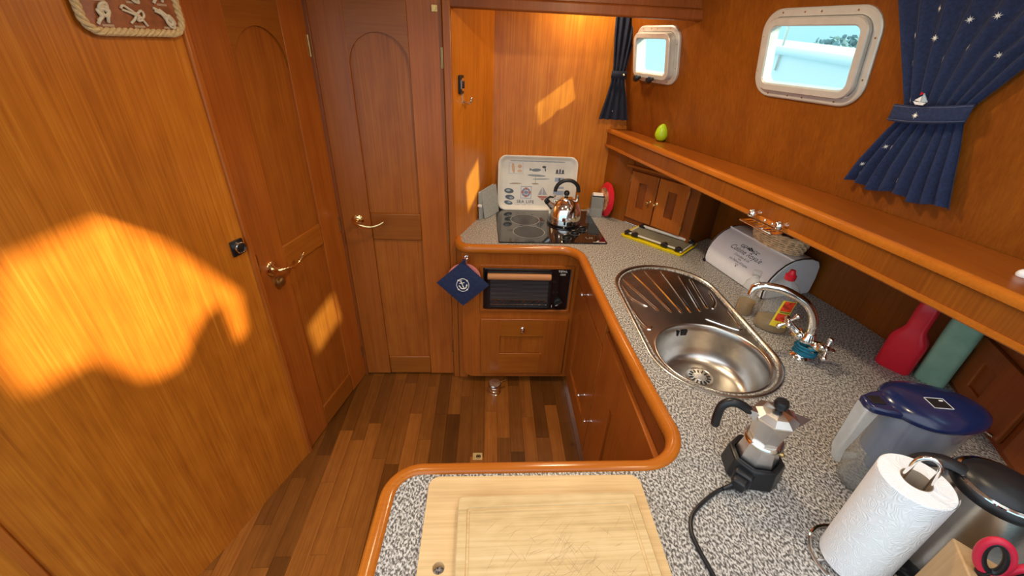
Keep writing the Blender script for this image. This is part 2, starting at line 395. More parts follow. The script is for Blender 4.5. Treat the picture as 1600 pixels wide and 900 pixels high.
mb.box(-2.0,.435,1.80,XH(.45)-.11,.455,1.96)  # unseen drop beam added to keep sky light off the upper galley
cl = tag(mb.build('ceiling', M_cream, smooth=False), kind='structure')

# ------------------------------------------------------------------ hull side with portlights
WIN = [(1.405,1.668,.368,.250,.065),(2.075,1.642,.288,.222,.055),(.415,1.675,.36,.245,.065)]
def wframe(i):
    yc,zc,ww,hh,rr = WIN[i]
    s = (XH(yc+.05)-XH(yc-.05))/.1
    return frame((hull(yc,zc),yc,zc), (-s,-1,0), (-.2,0,1))
def hull_sheet(name, holes, z0, z1, y0, y1, fx, mat, ncut=26):
    outer = [(y0,z0),(y1,z0),(y1,z1),(y0,z1)]
    loops = [outer]+holes; flat = [p for l in loops for p in l]
    tr = tessellate_polygon([[Vector((p[0],p[1],0)) for p in l] for l in loops])
    bm = bmesh.new(); vs = [bm.verts.new((0,p[0],p[1])) for p in flat]
    for t in tr:
        try: bm.faces.new([vs[i] for i in t])
        except ValueError: pass
    for k in range(1,ncut):
        yy = y0+(y1-y0)*k/ncut
        bmesh.ops.bisect_plane(bm, geom=bm.verts[:]+bm.edges[:]+bm.faces[:], plane_co=(0,yy,0), plane_no=(0,1,0))
    for v in bm.verts: v.co.x = fx(v.co.y, v.co.z)
    bmesh.ops.recalc_face_normals(bm, faces=bm.faces)
    me = bpy.data.meshes.new(name); bm.to_mesh(me); bm.free(); me.materials.append(mat)
    for p in me.polygons: p.use_smooth = True
    o = bpy.data.objects.new(name, me); COL.objects.link(o); return o
holes = []
for i,(yc,zc,ww,hh,rr) in enumerate(WIN):
    F = wframe(i); hl = []
    for px,pz in rrect(ww-.03, hh-.03, rr-.012, 6):
        P = F @ Vector((px,0,pz)); hl.append((P.y,P.z))
    holes.append(hl)
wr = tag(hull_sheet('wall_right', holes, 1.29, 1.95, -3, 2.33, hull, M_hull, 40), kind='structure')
wh = [(-.655,2.28),(-.50,2.25),(-.42,2.11),(-.377,2.075),(-.298,2.055),(-.235,2.10),(-.16,2.135),(-.085,2.123),(-.080,1.965),(-.032,1.965),(-.005,2.10),(-.137,2.30),(-.211,2.405),(-.313,2.528),(-.571,2.55),(-.66,2.41)]  # opening cut to the outline of the sun patch on the left wall
tag(hull_sheet('wall_sun_mask', [wh], 1.95, 3.1, -3, .40, hull, M_cream, 16), kind='structure')  # unseen wall added to block the sun outside that opening
# recess behind the worktop
mb = MB(); ys = [-1,-.3,.2,.5,.88,1.0,1.09,1.207,1.336,1.47,1.6,1.75,1.943]
mb.loft([[(XR(y),y,.70) for y in ys],[(XR(y)+.0,y,1.30) for y in ys]], False, False, closed=False)
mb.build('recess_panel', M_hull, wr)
MB().at(frame((.955,1.820,0), (.168,.123,0), (0,0,1))).box(0,0,.80,.235,.014,1.21).build('recess_side', M_hull, wr, smooth=False)
mb = MB(); mb.loft([[(1.50,y,-.03),(1.50,y,1.20),(XH(y)+.004,y,1.294)] for y in np.linspace(-3,2.40,28)],False,False,closed=False)
mb.box(-2.0,2.40,-.03,.60,2.41,1.98).box(-2.01,.45,-.03,-2.0,2.41,1.98)
mb.build('leak_shell', M_dark2, wr)  # unseen skin and boxes added to stop sun and sky leaking in

def make_window(i, name, lift, latches, specks):
    yc,zc,ww,hh,rr = WIN[i]; root = empty(name, M=wframe(i)); root['kind'] = 'structure'
    def rl(ins, y): return [(p[0],y,p[1]) for p in rrect(ww-2*ins, hh-2*ins, max(.012,rr-ins), 7)]
    MB().loft([rl(.0,.001),rl(.0,-.007),rl(.004,-.010),rl(.021,-.010),rl(.0215,.016),rl(.010,.018)], ring=True).build('outer_flange', M_walu, root, angle=30)
    MB().loft([rl(.0225,.012),rl(.0225,-lift+.003),rl(.025,-lift),rl(.041,-lift),rl(.045,-lift+.004),rl(.045,.012)], ring=True).build('inner_frame', M_walu, root, angle=30)
    MB().loft([rl(.0445,-.002),rl(.0445,-.006)]).build('pane', M_pane, root, smooth=False)
    mb = MB()
    for fx in (-.32,-.12,.02,.3):
        for sgn in (1,-1):
            mb.at(T(fx*ww, -.0099, sgn*(hh/2-.011))@Rx(90)).lathe([(.0028,0),(.0022,.0012)],8)
    for fz in (-.2,.2):
        for sgn in (1,-1): mb.at(T(sgn*(ww/2-.011), -.0099, fz*hh)@Rx(90)).lathe([(.0028,0),(.0022,.0012)],8)
    mb.build('screws', M_brassd, root)
    if latches:
        for lx in (-.062,.03):
            k = MB().at(T(lx,-lift,-hh/2+.024)@Rx(90)).lathe([(.007,0),(.007,.012),(.0125,.014),(.0145,.024),(.011,.032),(.004,.034)],16).build('clamp_knob', M_black, root)
    return root
make_window(1, 'window_1', .040, True, False)
make_window(0, 'window_2', .026, False, True)
make_window(2, 'window_3', .026, False, True)

# ------------------------------------------------------------------ shelf along the hull
shelf = thing('shelf', 'long varnished teak shelf with rounded nosing running along the hull under the portlights', 'shelf', (XS(1.2),1.2,1.295))
def rel(o): return Matrix.Translation(-Vector(o.location))
sy = list(np.linspace(-.4, 2.307, 30))
mb = MB().at(rel(shelf))
mb.loft([[(XS(y)+.016,y,1.293),(XH(y)-.003,y,1.293),(XH(y)-.003,y,1.277),(XS(y)+.016,y,1.277)] for y in sy])
mb.build('shelf_board', M_railY, shelf)
mb = MB().at(rel(shelf))
mb.loft([[(XS(y)+dx,y,z) for dx,z in ((.017,1.2965),(.004,1.2965),(-.003,1.293),(-.005,1.286),(-.003,1.277),(.004,1.272),(.017,1.272))] for y in sy])
mb.build('nosing', M_edge, shelf)
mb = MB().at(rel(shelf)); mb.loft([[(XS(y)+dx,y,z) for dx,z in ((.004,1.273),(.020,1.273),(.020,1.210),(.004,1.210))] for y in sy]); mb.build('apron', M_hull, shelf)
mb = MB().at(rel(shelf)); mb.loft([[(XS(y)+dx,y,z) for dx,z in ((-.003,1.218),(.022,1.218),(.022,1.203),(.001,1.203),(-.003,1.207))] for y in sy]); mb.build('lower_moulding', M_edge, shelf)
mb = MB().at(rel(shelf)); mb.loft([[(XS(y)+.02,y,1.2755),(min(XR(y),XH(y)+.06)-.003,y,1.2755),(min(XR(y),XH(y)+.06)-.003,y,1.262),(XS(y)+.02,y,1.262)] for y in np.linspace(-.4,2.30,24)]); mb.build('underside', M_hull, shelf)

# ------------------------------------------------------------------ worktop
path = [(-.152,1.87),(-.152,1.84)] + arc(-.080,1.837,.072,180,270,8) + [(.10,1.765),(.33,1.765)] + arc(.334,1.685,.080,90,0,8) + [(.419,1.45),(.428,1.15),(.441,.92)] + arc(.360,.717,.096,0,-90,10) + [(.2,.620),(0,.618),(-.12,.617)] + arc(-.134,.540,.077,90,180,8) + [(-.216,.40),(-.222,.2),(-.226,.06)]
wt = thing('worktop', 'grey speckled laminate worktop wrapping round the galley with an orange varnished wooden edge', 'worktop', (.45,.9,CZ))
ins = [Vector((p[0],p[1],0)) for p in path]; inner = []
for i in range(len(ins)):
    t = (ins[min(i+1,len(ins)-1)]-ins[max(i-1,0)]).normalized(); n_ = Vector((t.y,-t.x,0)); q = ins[i]-n_*.022; inner.append((q.x,q.y))
outer = inner + [(.9,.06),(XR(.06)-.004,.06),(XR(.5)-.004,.5),(XR(.9)-.004,.9),(XR(1.2)-.004,1.2),(XR(1.5)-.004,1.5),(1.108,1.925),(.965,1.823),(.742,2.118),(.648,2.300),(.017,2.305),(-.148,1.87)]
def stadium(hw, ya, yb, cx=.707, n=24):
    return [(cx+hw*math.cos(PI*k/n), yb+hw*math.sin(PI*k/n)) for k in range(n+1)] + [(cx-hw*math.cos(PI*k/n), ya-hw*math.sin(PI*k/n)) for k in range(n+1)]
mb = MB().at(rel(wt)).prism(outer, CZ-.03, CZ, 'xy', holes=[stadium(.186,1.02,1.402)])
mb.build('laminate_top', M_lam, wt, smooth=False)
prof = [(-.026,.8502),(-.020,.8545),(-.008,.856),(.000,.853),(.006,.845),(.008,.834),(.005,.822),(-.002,.815),(-.026,.815)]
MB().at(rel(wt)).sweep(path, prof).build('wooden_edge', M_edge, wt, angle=60)

# ------------------------------------------------------------------ oven cabinet (front y=1.79)
oc = thing('oven_cabinet', 'teak cabinet under the hob with the built-in oven and a panelled drawer front', 'cabinet', (.15,1.79,0))
L = rel(oc)
fr = arc(-.065,.105,.060,180,270,8) + [(.452,.045),(.452,.816),(-.125,.816)]
MB().at(L).prism(fr, 1.79, 1.808, 'xz', holes=[[(-.022,.495),(.405,.495),(.405,.73),(-.022,.73)]]).build('face_board', M_frame, oc, smooth=False)
MB().at(L).box(-.1495,1.835,.0,-.105,1.848,.816).box(-.125,1.806,.10,-.107,1.836,.816).build('side_board', M_frame, oc, smooth=False)
MB().at(L).prism([(-.038,.48),(.418,.48),(.418,.748),(-.038,.748)], 1.782, 1.792, 'xz', holes=[[(-.022,.495),(.405,.495),(.405,.73),(-.022,.73)]]).build('oven_surround', M_frame, oc, bevel=.003)
MB().at(L).box(-.15,1.86,.0,.52,1.875,.10).build('toe_board', M_dark, oc, smooth=False)
dr = MB().at(L).prism([(-.032,.072),(.420,.072),(.420,.44),(-.032,.44)], 1.778, 1.7905, 'xz', holes=[[(.070,.218),(.292,.218),(.292,.33),(.070,.33)]]).build('drawer', M_frame, oc, bevel=.005)
MB().at(L).box(.070,1.7775,.330,.292,1.7895,.432).build('drawer_rail', M_rail, dr, bevel=.003); bpy.data.objects['drawer_rail'].parent = dr
MB().at(L).box(.066,1.7775,.085,.288,1.7895,.218).build('drawer_rail', M_rail, dr, bevel=.003)
MB().at(L).box(.069,1.786,.217,.293,1.790,.331).build('drawer_panel', M_dpanel, dr, smooth=False)
def knob_mb(mb, M): return mb.at(M).lathe([(.011,0),(.010,.003),(.0048,.006),(.0046,.016),(.009,.020),(.0105,.026),(.008,.031),(.002,.033)], 18)
knob_mb(MB(), L@T(.185,1.778,.382)@Rx(90)).build('knob', M_chrome, dr)
# ------------------------------------------------------------------ base cabinet under the sink (front x=.44)
bc = thing('base_cabinet', 'teak base cabinet under the sink with a drawer, two doors and small chrome knobs', 'cabinet', (.45,1.2,0))
L = rel(bc)
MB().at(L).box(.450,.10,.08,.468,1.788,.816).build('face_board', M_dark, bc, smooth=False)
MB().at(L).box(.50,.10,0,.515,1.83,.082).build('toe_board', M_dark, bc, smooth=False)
def slab(name, y0,y1,z0,z1, hole=None, panel=None):
    o = MB().at(L).prism([(y0,z0),(y1,z0),(y1,z1),(y0,z1)], .434, .4505, 'yz', holes=[hole] if hole else ()).build(name, M_frame, bc, bevel=.003)
    if hole:
        a,b = hole[0], hole[2]; MB().at(L).box(.446,a[0]-.002,a[1]-.002,.450,b[0]+.002,b[1]+.002).build('door_panel', M_dpanel, o, smooth=False)
    return o
def rect(a,b,c,d): return [(a,c),(b,c),(b,d),(a,d)]
o = slab('drawer', 1.245,1.772,.692,.800); knob_mb(MB(), L@T(.434,1.545,.735)@Ry(-90)).build('knob', M_chrome, o)
o = slab('door', 1.245,1.772,.095,.682, rect(1.34,1.66,.20,.57)); knob_mb(MB(), L@T(.434,1.352,.335)@Ry(-90)).build('knob', M_chrome, o)
o = slab('door', .665,1.236,.095,.760, rect(.80,1.045,.20,.568)); knob_mb(MB(), L@T(.434,1.208,.330)@Ry(-90)).build('knob', M_chrome, o)
pc = thing('peninsula_cabinet', 'teak cabinet carrying the near worktop with the chopping boards', 'cabinet', (.1,.35,0))
L = rel(pc)
MB().at(L).box(-.185,.10,.02,.42,.118,.816).box(-.185,.118,.02,-.167,.57,.816).box(-.185,.57,.02,.42,.588,.816).build('carcass', M_dark, pc, smooth=False)

# ------------------------------------------------------------------ corner locker (two small doors)
lk = thing('corner_locker', 'small diagonal teak locker with two doors and brass knobs in the far corner', 'cupboard', M=frame((.737,2.118,CZ), (.6,-.8,0), (0,0,1)))
MB().box(-.035,.006,0,.370,.020,.356).build('face_board', M_dark, lk, smooth=False)
MB().box(-.050,-.010,.290,.366,.010,.303).build('top_moulding', M_frame, lk, bevel=.004)
for a,b,h0,h1,kx in ((-.006,.151,.045,.092,.126),(.157,.318,.213,.262,.164)):
    d = MB().prism([(a,.035),(b,.035),(b,.278),(a,.278)], -.011, .0065, 'xz', holes=[rect(h0,h1,.098,.228)]).build('door', M_frame, lk, bevel=.002)
    MB().box(h0-.002,.003,.096,h1+.002,.006,.230).build('door_panel', M_dark, d, smooth=False)
    knob_mb(MB(), T(kx,-.011,.152)@Rx(90)@Matrix.Scale(.85,4)).build('knob', M_brass, d)
    hx = a if a < 0 else b
    for hz in (.07,.24): MB().box(hx-.003,-.013,hz-.018,hx+.003,-.009,hz+.018).build('hinge', M_brassd, d, smooth=False)
mb = MB(); P0, P1 = (.638,2.309), (.728,2.128)
mb.loft([[(P0[0],P0[1],.80),(.662,2.200,.80),(P1[0],P1[1],.80)],[(P0[0],P0[1],1.27),(.662,2.200,1.27),(P1[0],P1[1],1.27)]],False,False,closed=False)
mb.build('filler_panel', M_hull, wr)

# ------------------------------------------------------------------ near locker on the right
nl = thing('wall_locker', 'dark teak wall locker with panelled door and chrome hasp behind the pitcher', 'cupboard', M=frame((1.366,.885,CZ), (-.42,-.91,0), (0,0,1)))
MB().box(0,.004,0,.62,.02,.36).build('face_board', M_dark, nl, smooth=False)
d = MB().prism([(.022,.02),(.262,.02),(.262,.185),(.022,.185)], -.009, .0045, 'xz', holes=[rect(.082,.135,.055,.132)]).build('door', M_dark, nl, bevel=.003)
MB().box(.080,.0,.053,.137,.004,.134).build('door_panel', M_dark, d, smooth=False)
d2_ = MB().prism([(.29,.02),(.55,.02),(.55,.285),(.29,.285)], -.009, .0045, 'xz', holes=[rect(.36,.48,.08,.23)]).build('door', M_dark, nl, bevel=.003)
MB().box(.358,.0,.078,.482,.004,.232).build('door_panel', M_dark, d2_, smooth=False)
MB().box(.018,-.012,.14,.026,-.008,.18).build('hinge', M_brassd, d, smooth=False)
hs = MB().tube([(.165,-.012,.034),(.178,-.020,.020),(.205,-.020,.020),(.235,-.016,.026),(.255,-.012,.030)], .0045, 8).build('hasp', M_chrome, nl)
MB().ball((.178,-.020,.020),.009).build('hasp_pin', M_chrome, nl)

# ------------------------------------------------------------------ sink
sk = thing('sink', 'stainless steel sink with round bowl and fan-ribbed drainer set into the worktop', 'sink', (.707,1.01,CZ))
NS = 144
def sring(hw, z, ya=1.02, yb=1.402):
    out = []
    for k in range(NS):
        t = 2*PI*k/NS; dx, dy = math.cos(t), math.sin(t)
        lo, hi = 0, 2
        for _ in range(40):
            m_ = (lo+hi)/2; X, Y = dx*m_, 1.01+dy*m_
            yy = min(max(Y,ya),yb); ins_ = (X*X+(Y-yy)**2) < hw*hw
            lo, hi = (m_,hi) if ins_ else (lo,m_)
        out.append((dx*lo, dy*lo, z))
    return out
def cring(r, z, f=1.0): return [(r*math.cos(2*PI*k/NS), r*math.sin(2*PI*k/NS)*f, z) for k in range(NS)]
def lerp(a,b,t,z): return [(p[0]+(q[0]-p[0])*t, p[1]+(q[1]-p[1])*t, z) for p,q in zip(a,b)]
o0 = sring(.183,-.004); c0 = cring(.172,-.004,.98)
loops = [sring(.206,.0005), sring(.2055,.004), sring(.201,.006), sring(.196,.0045), sring(.190,-.001), sring(.186,-.0035), o0]
loops += [lerp(o0,c0,t,-.004) for t in (.15,.3,.5,.7,.85)]
MB().loft(loops + [cring(.1745,-.0035,.98)], False, False).build('drainer_deck', M_steel, sk, angle=50)
bl = [cring(.1745,-.0035,.98),cring(.172,-.002,.98),cring(.169,-.003,.98),cring(.166,-.008,.98),cring(.163,-.03,.98),cring(.157,-.08,.98),cring(.149,-.112,.98),cring(.135,-.130,.98),cring(.11,-.139,.98),cring(.06,-.143,.98)]
MB().loft(bl, False, True).build('bowl', M_steel, sk, angle=60)
def onsink(x,y): return (x-.707, y-1.01, -.0035)
ribs = [((.538,1.44),(.548,1.34),(.590,1.285)),((.554,1.491),(.59,1.37),(.624,1.256)),((.608,1.546),(.64,1.40),(.668,1.248)),((.667,1.563),(.687,1.40),(.705,1.246)),((.738,1.561),(.740,1.40),(.739,1.247)),((.801,1.523),(.79,1.39),(.776,1.255)),((.838,1.501),(.826,1.40),(.812,1.275)),((.873,1.40),(.862,1.32),(.832,1.275)),((.526,1.265),(.532,1.19),(.548,1.142),(.562,1.158)),((.885,1.265),(.880,1.19),(.866,1.142),(.775,1.208))]
for rb in ribs:
    pts = smooth_path([onsink(*p) for p in rb], 6); n_ = len(pts)
    MB().tube(pts, [.0035]+[.0062]*(n_-2)+[.0035], 8, flat=(.7,1.0)).build('rib', M_steelr, sk)
mb = MB().at(T(.02,.05,-.1425)).lathe([(.046,0),(.046,.003),(.042,.004),(.038,.0015)],28,False,False)
mb.lathe([(.038,.0015),(.020,.0005),(.018,.003),(.001,.0035)],28,False,True)
dn = mb.build('drain', M_steel, sk)
mb = MB()
for k in range(14):
    mb.at(T(.02,.05,-.1405)@Rz(k*360/14)).box(.023,-.0022,-.001,.035,.0022,.0006)
mb.build('drain_slots', M_black, dn, smooth=False)
mb = MB()
for k in range(5):
    if k == 3: continue
    a = 100+ (k-2)*2.8; M = Rz(a)@T(.1595*.995,0,-.034)@Ry(-6)
    mb.at(M).box(-.004,-.0024,-.011,.001,.0024,.011)
mb.build('overflow_slots', M_black, sk, smooth=False)

# ------------------------------------------------------------------ hob
hob = thing('hob', 'black glass two-zone hob with three knobs set in the worktop by the tray', 'hob', M=T(.303,2.033,CZ)@Rz(1.2))
def rl2(w_,h_,r_,z): return [(p[0],p[1],z) for p in rrect(w_,h_,r_,4)]
MB().loft([rl2(.518,.436,.006,.0004),rl2(.520,.438,.006,.004),rl2(.516,.434,.006,.0065)]).build('glass_plate', M_blackg, hob, angle=30)
def annulus(mb, cx,cy,r0,r1,z,n=40):
    return mb.at(T(cx,cy,z)).loft([[(r*math.cos(2*PI*k/n),r*math.sin(2*PI*k/n),0) for k in range(n)] for r in (r0,r1)],False,False)
for cx,cy,r in ((-.106,-.094,.079),(-.110,.069,.077)):
    annulus(MB(),cx,cy,r-.003,r,.0068).build('zone_ring', M_grayp, hob)
mb = MB()
for cx,cy,r in ((-.106,-.094,.076),(-.110,.069,.074)): annulus(mb,cx,cy,.001,r,.00665)
mb.build('zone_disc', pm('dim hob zone', (.03,.03,.032), .25), hob)
for kx,ky in ((.070,-.166),(.122,-.108),(.170,-.058)):
    annulus(MB(),kx,ky,.023,.0245,.0068,30).build('knob_ring', M_grayp, hob)
    k = MB().at(T(kx,ky,.0066)).lathe([(.020,0),(.0195,.010),(.018,.013),(.001,.014)],24).at(T(kx,ky,.018)@Rz(20)).box(-.018,-.005,-.005,.018,.005,.008).build('knob', M_black, hob, bevel=.001)
    MB().at(T(kx,ky,.0262)@Rz(20)).box(-.017,-.001,0,-.004,.001,.0006).build('pointer', M_whitet, k, smooth=False)
mb = MB().at(T(.183,-.160,.0067)).box(-.016,-.010,0,-.013,.010,.0003).box(-.016,-.010,0,.0,-.007,.0003).box(.002,-.010,0,.005,.010,.0003).box(.005,-.002,0,.014,.001,.0003).box(.012,-.010,0,.016,.010,.0003)
mb.build('hob_symbol', M_grayp, hob, smooth=False)
MB().at(T(.222,-.208,.0067)).box(-.030,-.002,0,.028,.001,.0004).add([(-.020,-.001,.0004),(-.002,.016,.0004),(.004,.014,.0004),(-.010,-.001,.0004)],[(0,1,2,3)]).build('maker_mark', M_whitet, hob, smooth=False)

# ------------------------------------------------------------------ mini oven
ov = thing('mini_oven', 'black built-in mini oven with wooden handle and wire rack behind glass', 'oven', (.191,1.785,.4955))
MB().box(-.2085,.001,.001,.2095,.020,.2335).build('front_panel', M_blackg, ov, bevel=.004)
MB().box(-.2,.02,.003,.2,.26,.23).build('body', M_black, ov, smooth=False)
MB().prism([(-.192,.013),(.120,.013),(.120,.217),(-.192,.217)], -.008, .002, 'xz', holes=[rect(-.180,.108,.022,.172)]).build('door_frame', M_black, ov, bevel=.002)
MB().box(-.181,-.002,.021,.109,.0005,.173).build('door_glass', pm('oven cavity glass', (.035,.036,.040), .12), ov, smooth=False)
mb = MB()
for k in range(15): mb.box(-.178,-.0032,.066+k*.0072,.106,-.0018,.0678+k*.0072)
mb.build('grille_bar', pm('oven grille', (.20,.20,.21), .3, .7), ov, smooth=False)
mb = MB().tube([(-.178,-.006,.062),(.106,-.006,.062)],.0016,6)
for k in range(8): mb.tube([(-.160+k*.036,-.006,.047),(-.150+k*.036,-.006,.056),(-.140+k*.036,-.006,.047)],.002,6)
mb.tube([(-.178,-.006,.034),(.106,-.006,.034)],.0012,6)
mb.build('wire_rack', M_steelr, ov)
MB().tube([(-.193,-.020,.200),(-.19,-.020,.200),(.112,-.020,.200),(.115,-.020,.200)],[.012,.0165,.0165,.012],14,flat=(1.0,.8)).build('handle', M_handlew, ov)
mb = MB()
for k in range(4): mb.at(T(.148+k*.012,.0005,.15)@Rx(90)).lathe([(.002,0),(.002,.0006)],8)
k = MB().at(T(.165,.001,.048)@Rx(90)).lathe([(.024,0),(.023,.012),(.020,.014),(.001,.015)],24).at(T(.165,-.014,.048)@Ry(-25)).box(-.020,-.008,-.005,.020,.001,.005).build('knob', M_black, ov, bevel=.001)
MB().at(T(.165,-.0225,.048)@Ry(-25)).box(-.019,-.0006,-.001,-.006,0,.001).build('pointer', M_whitet, k, smooth=False)
mb = MB(); mb.at(); vs, fs = text_mb('TEFAL', .016, T(.172,.0003,.2215)@Rx(90), space=1.05); mb.add(vs,fs)
vs, fs = text_mb('1500', .014, T(.172,.0003,.2045)@Rx(90)); mb.add(vs,fs)
mb.box(.132,-.0002,.016,.134,.0008,.03)
tag(mb.build('lettering', M_whitet, ov, smooth=False), kind='stuff')

# ------------------------------------------------------------------ tray
ty = thing('tray', 'cream serving tray printed with sea life pictures leaning behind the hob', 'tray', M=T(.262,2.262,CZ+.0015)@Rx(-8))
def rl3(ins, y): return [(p[0],y,p[1]+.1475) for p in rrect(.432-2*ins, .295-2*ins, .045-ins*.6, 7)]
M_tray = pm('cream melamine tray', (.72,.70,.66), .35, 0, .05, 14)
MB().loft([rl3(.03,.006),rl3(.012,.004),rl3(.0,-.016),rl3(.001,-.019),rl3(.006,-.020),rl3(.011,-.017),rl3(.021,-.002),rl3(.030,.0)]).build('tray_body', M_tray, ty, angle=60)
def art(name, col, shapes, y=-.0006):
    mb = MB()
    for s_ in shapes: mb.prism(s_, y, y+.0012, 'xz')
    o = mb.build(name, pm(name+' ink', col, .5), ty, smooth=False)
    if len(shapes) > 1: o['kind'] = 'stuff'
    return o
def ell(cx,cz,a,b,n=20,rot=0):
    r_ = R(rot); return [(cx+a*math.cos(2*PI*k/n)*math.cos(r_)-b*math.sin(2*PI*k/n)*math.sin(r_), cz+a*math.cos(2*PI*k/n)*math.sin(r_)+b*math.sin(2*PI*k/n)*math.cos(r_)) for k in range(n)]
def rc(x0,x1,z0,z1): return [(x0,z0),(x1,z0),(x1,z1),(x0,z1)]
art('mussel_print', (.10,.13,.17), [ell(-.153,.104,.026,.014,rot=-5),ell(-.147,.069,.026,.013,rot=-8),ell(-.154,.039,.024,.011,rot=-12)])
art('mussel_shine_print', (.35,.42,.48), [ell(-.157,.107,.012,.006),ell(-.140,.067,.010,.006),ell(-.150,.041,.010,.005)], -.0012)
art('frame_print', (.50,.56,.66), [rc(-.157,-.079,.196,.199),rc(-.157,-.079,.252,.255),rc(-.157,-.154,.196,.255),rc(-.082,-.079,.196,.255), rc(-.017-.045,-.017-.015,.0625,.066)])
art('shell_print', (.62,.42,.28), [ell(-.133,.226,.008,.027,rot=8),ell(-.098,.236,.011,.010),ell(-.098,.212,.012,.008)])
art('fish_print', (.16,.20,.24), [ell(-.008,.219,.026,.008,rot=3),[(-.045,.214),(-.026,.219),(-.045,.230)]])
art('long_fish_print', (.26,.31,.36), [ell(-.005,.190,.050,.006,rot=-2),ell(.02,.172,.048,.003,rot=2)])
art('pole_print', (.38,.30,.22), [rc(-.0115,-.009,.145,.190),ell(-.010,.146,.020,.004),ell(-.118,.145,.034,.0035,rot=2)])
art('penguin_print', (.05,.06,.07), [ell(.034,.236,.011,.006),ell(.041,.222,.003,.010,rot=10)])
art('penguin_print', (.66,.66,.66), [ell(.033,.216,.010,.016)], -.0004)
art('lighthouse_print', (.30,.38,.54), [rc(.097,.147,.160,.182),rc(.093,.150,.088,.112),rc(.095,.149,.122,.134)])
art('lighthouse_print', (.07,.08,.11), [ell(.106,.215,.006,.011),ell(.122,.217,.005,.012),ell(.138,.214,.006,.011),rc(.097,.147,.203,.207),ell(.122,.172,.006,.009)], -.0012)
art('ring_frame_print', (.32,.36,.50), [rc(-.088,-.085,.065,.131),rc(-.031,-.028,.065,.131),rc(-.088,-.028,.128,.131),rc(-.088,-.028,.065,.068)])
def annp(cx,cz,r0,r1,a0,a1,n=8): return arc(cx,cz,r1,a0,a1,n)+list(reversed(arc(cx,cz,r0,a0,a1,n)))
art('life_ring_print', (.22,.27,.42), [annp(-.058,.098,.014,.025,k*90+20,k*90+70) for k in range(4)]+[ell(-.058,.098,.012,.010)])
art('life_ring_print', (.45,.16,.14), [annp(-.058,.098,.013,.0265,k*90-18,k*90+18,4) for k in range(4)])
art('sail_print', (.36,.38,.44), [[(.030,.085),(.008,.085),(.028,.128)],[(.033,.085),(.033,.132),(.060,.088)]])
art('hull_print', (.42,.14,.11), [[(.004,.080),(.064,.080),(.052,.070),(.016,.070)],[(.020,.068),(.050,.068),(.036,.055)]])
art('border_print', (.30,.34,.40), [ell(-.13+k*.032,.2655,.022,.0045) for k in range(9)], -.0004)
art('sand_print', (.56,.40,.27), [ell(-.11+k*.012,.026+.003*math.sin(k*2.1),.006,.003) for k in range(7)])
mb = MB(); vs, fs = text_mb('SEA LIFE', .024, T(-.060,-.0008,.046)@Rx(90), space=1.12); mb.add(vs,fs); tag(mb.build('lettering', M_blackt, ty, smooth=False), kind='stuff')

# ------------------------------------------------------------------ whistling kettle on the hob
kt = thing('stovetop_kettle', 'polished steel whistling kettle with black arched handle standing on the hob', 'kettle', (.393,2.075,CZ+.0068))
MB().lathe([(.084,0),(.087,.004),(.0875,.012),(.085,.04),(.080,.075),(.070,.102),(.054,.120),(.040,.127),(.038,.130)],40).build('body', M_chrome, kt, angle=60)
MB().lathe([(.0876,.006),(.0892,.009),(.0876,.012)],40,False,False).build('base_band', M_black, kt)
MB().at(T(0,0,.128)).lathe([(.037,0),(.035,.006),(.024,.011),(.008,.014),(.005,.018)],28).build('lid', M_chrome, kt)
MB().ball((0,0,.157),.015).build('lid_knob', M_black, kt)
hp = [(-.058,0,.128),(-.060,0,.165),(-.050,0,.197),(-.026,0,.217),(0,0,.222),(.026,0,.217),(.050,0,.197),(.060,0,.165),(.058,0,.128)]
MB().tube(smooth_path(hp,4)[4:-4], .0095, 12).build('handle', M_black, kt)
mb = MB()
for s_ in (-1,1): mb.tube([(s_*.056,0,.108),(s_*.060,0,.150)],.0055,8)
tag(mb.build('handle_bracket', M_chrome, kt), kind='stuff')
MB().tube([(-.060,-.01,.085),(-.085,-.014,.104),(-.097,-.016,.116)],[.022,.015,.012],14).build('spout', M_chrome, kt)
MB().tube([(-.094,-.016,.112),(-.106,-.018,.126)],[.0145,.012],12).tube([(-.106,-.018,.128),(-.085,-.014,.140),(-.066,-.008,.136)],[.006,.006,.004],8).build('whistle', M_black, kt)

# ------------------------------------------------------------------ chopping boards
b1 = thing('chopping_board', 'large pale chopping board with rounded corners and finger hole lying under the smaller board', 'chopping board', (.109,.355,CZ))
def holed(w_,h_,r_,hx,hy,hr,z0,z1): 
    return MB().prism(rrect(w_,h_,r_,6), z0, z1, 'xy', holes=[[(hx+hr*math.cos(-2*PI*k/20),hy+hr*math.sin(-2*PI*k/20)) for k in range(20)]])
holed(.448,.436,.022,-.187,.038,.0105,.0004,.019).at().build('board', M_board, b1, bevel=.0035)
b2 = thing('chopping_board', 'smaller knife-scarred chopping board with juice groove lying on the large board', 'chopping board', M=T(.130,.372,CZ+.0192)@Rz(1.2))
def bl_(w_,h_,r_,z): return [(p[0],p[1],z) for p in rrect(w_,h_,r_,4)]
W2,H2 = .356,.294
MB().loft([bl_(W2-.004,H2-.004,.006,.0003),bl_(W2,H2,.008,.003),bl_(W2,H2,.008,.016),bl_(W2-.004,H2-.004,.007,.019),bl_(W2-.034,H2-.048,.006,.019),bl_(W2-.037,H2-.051,.006,.0165),bl_(W2-.044,H2-.058,.006,.0165),bl_(W2-.047,H2-.061,.006,.019)]).build('board', M_boardy, b2, angle=30)
mb = MB()
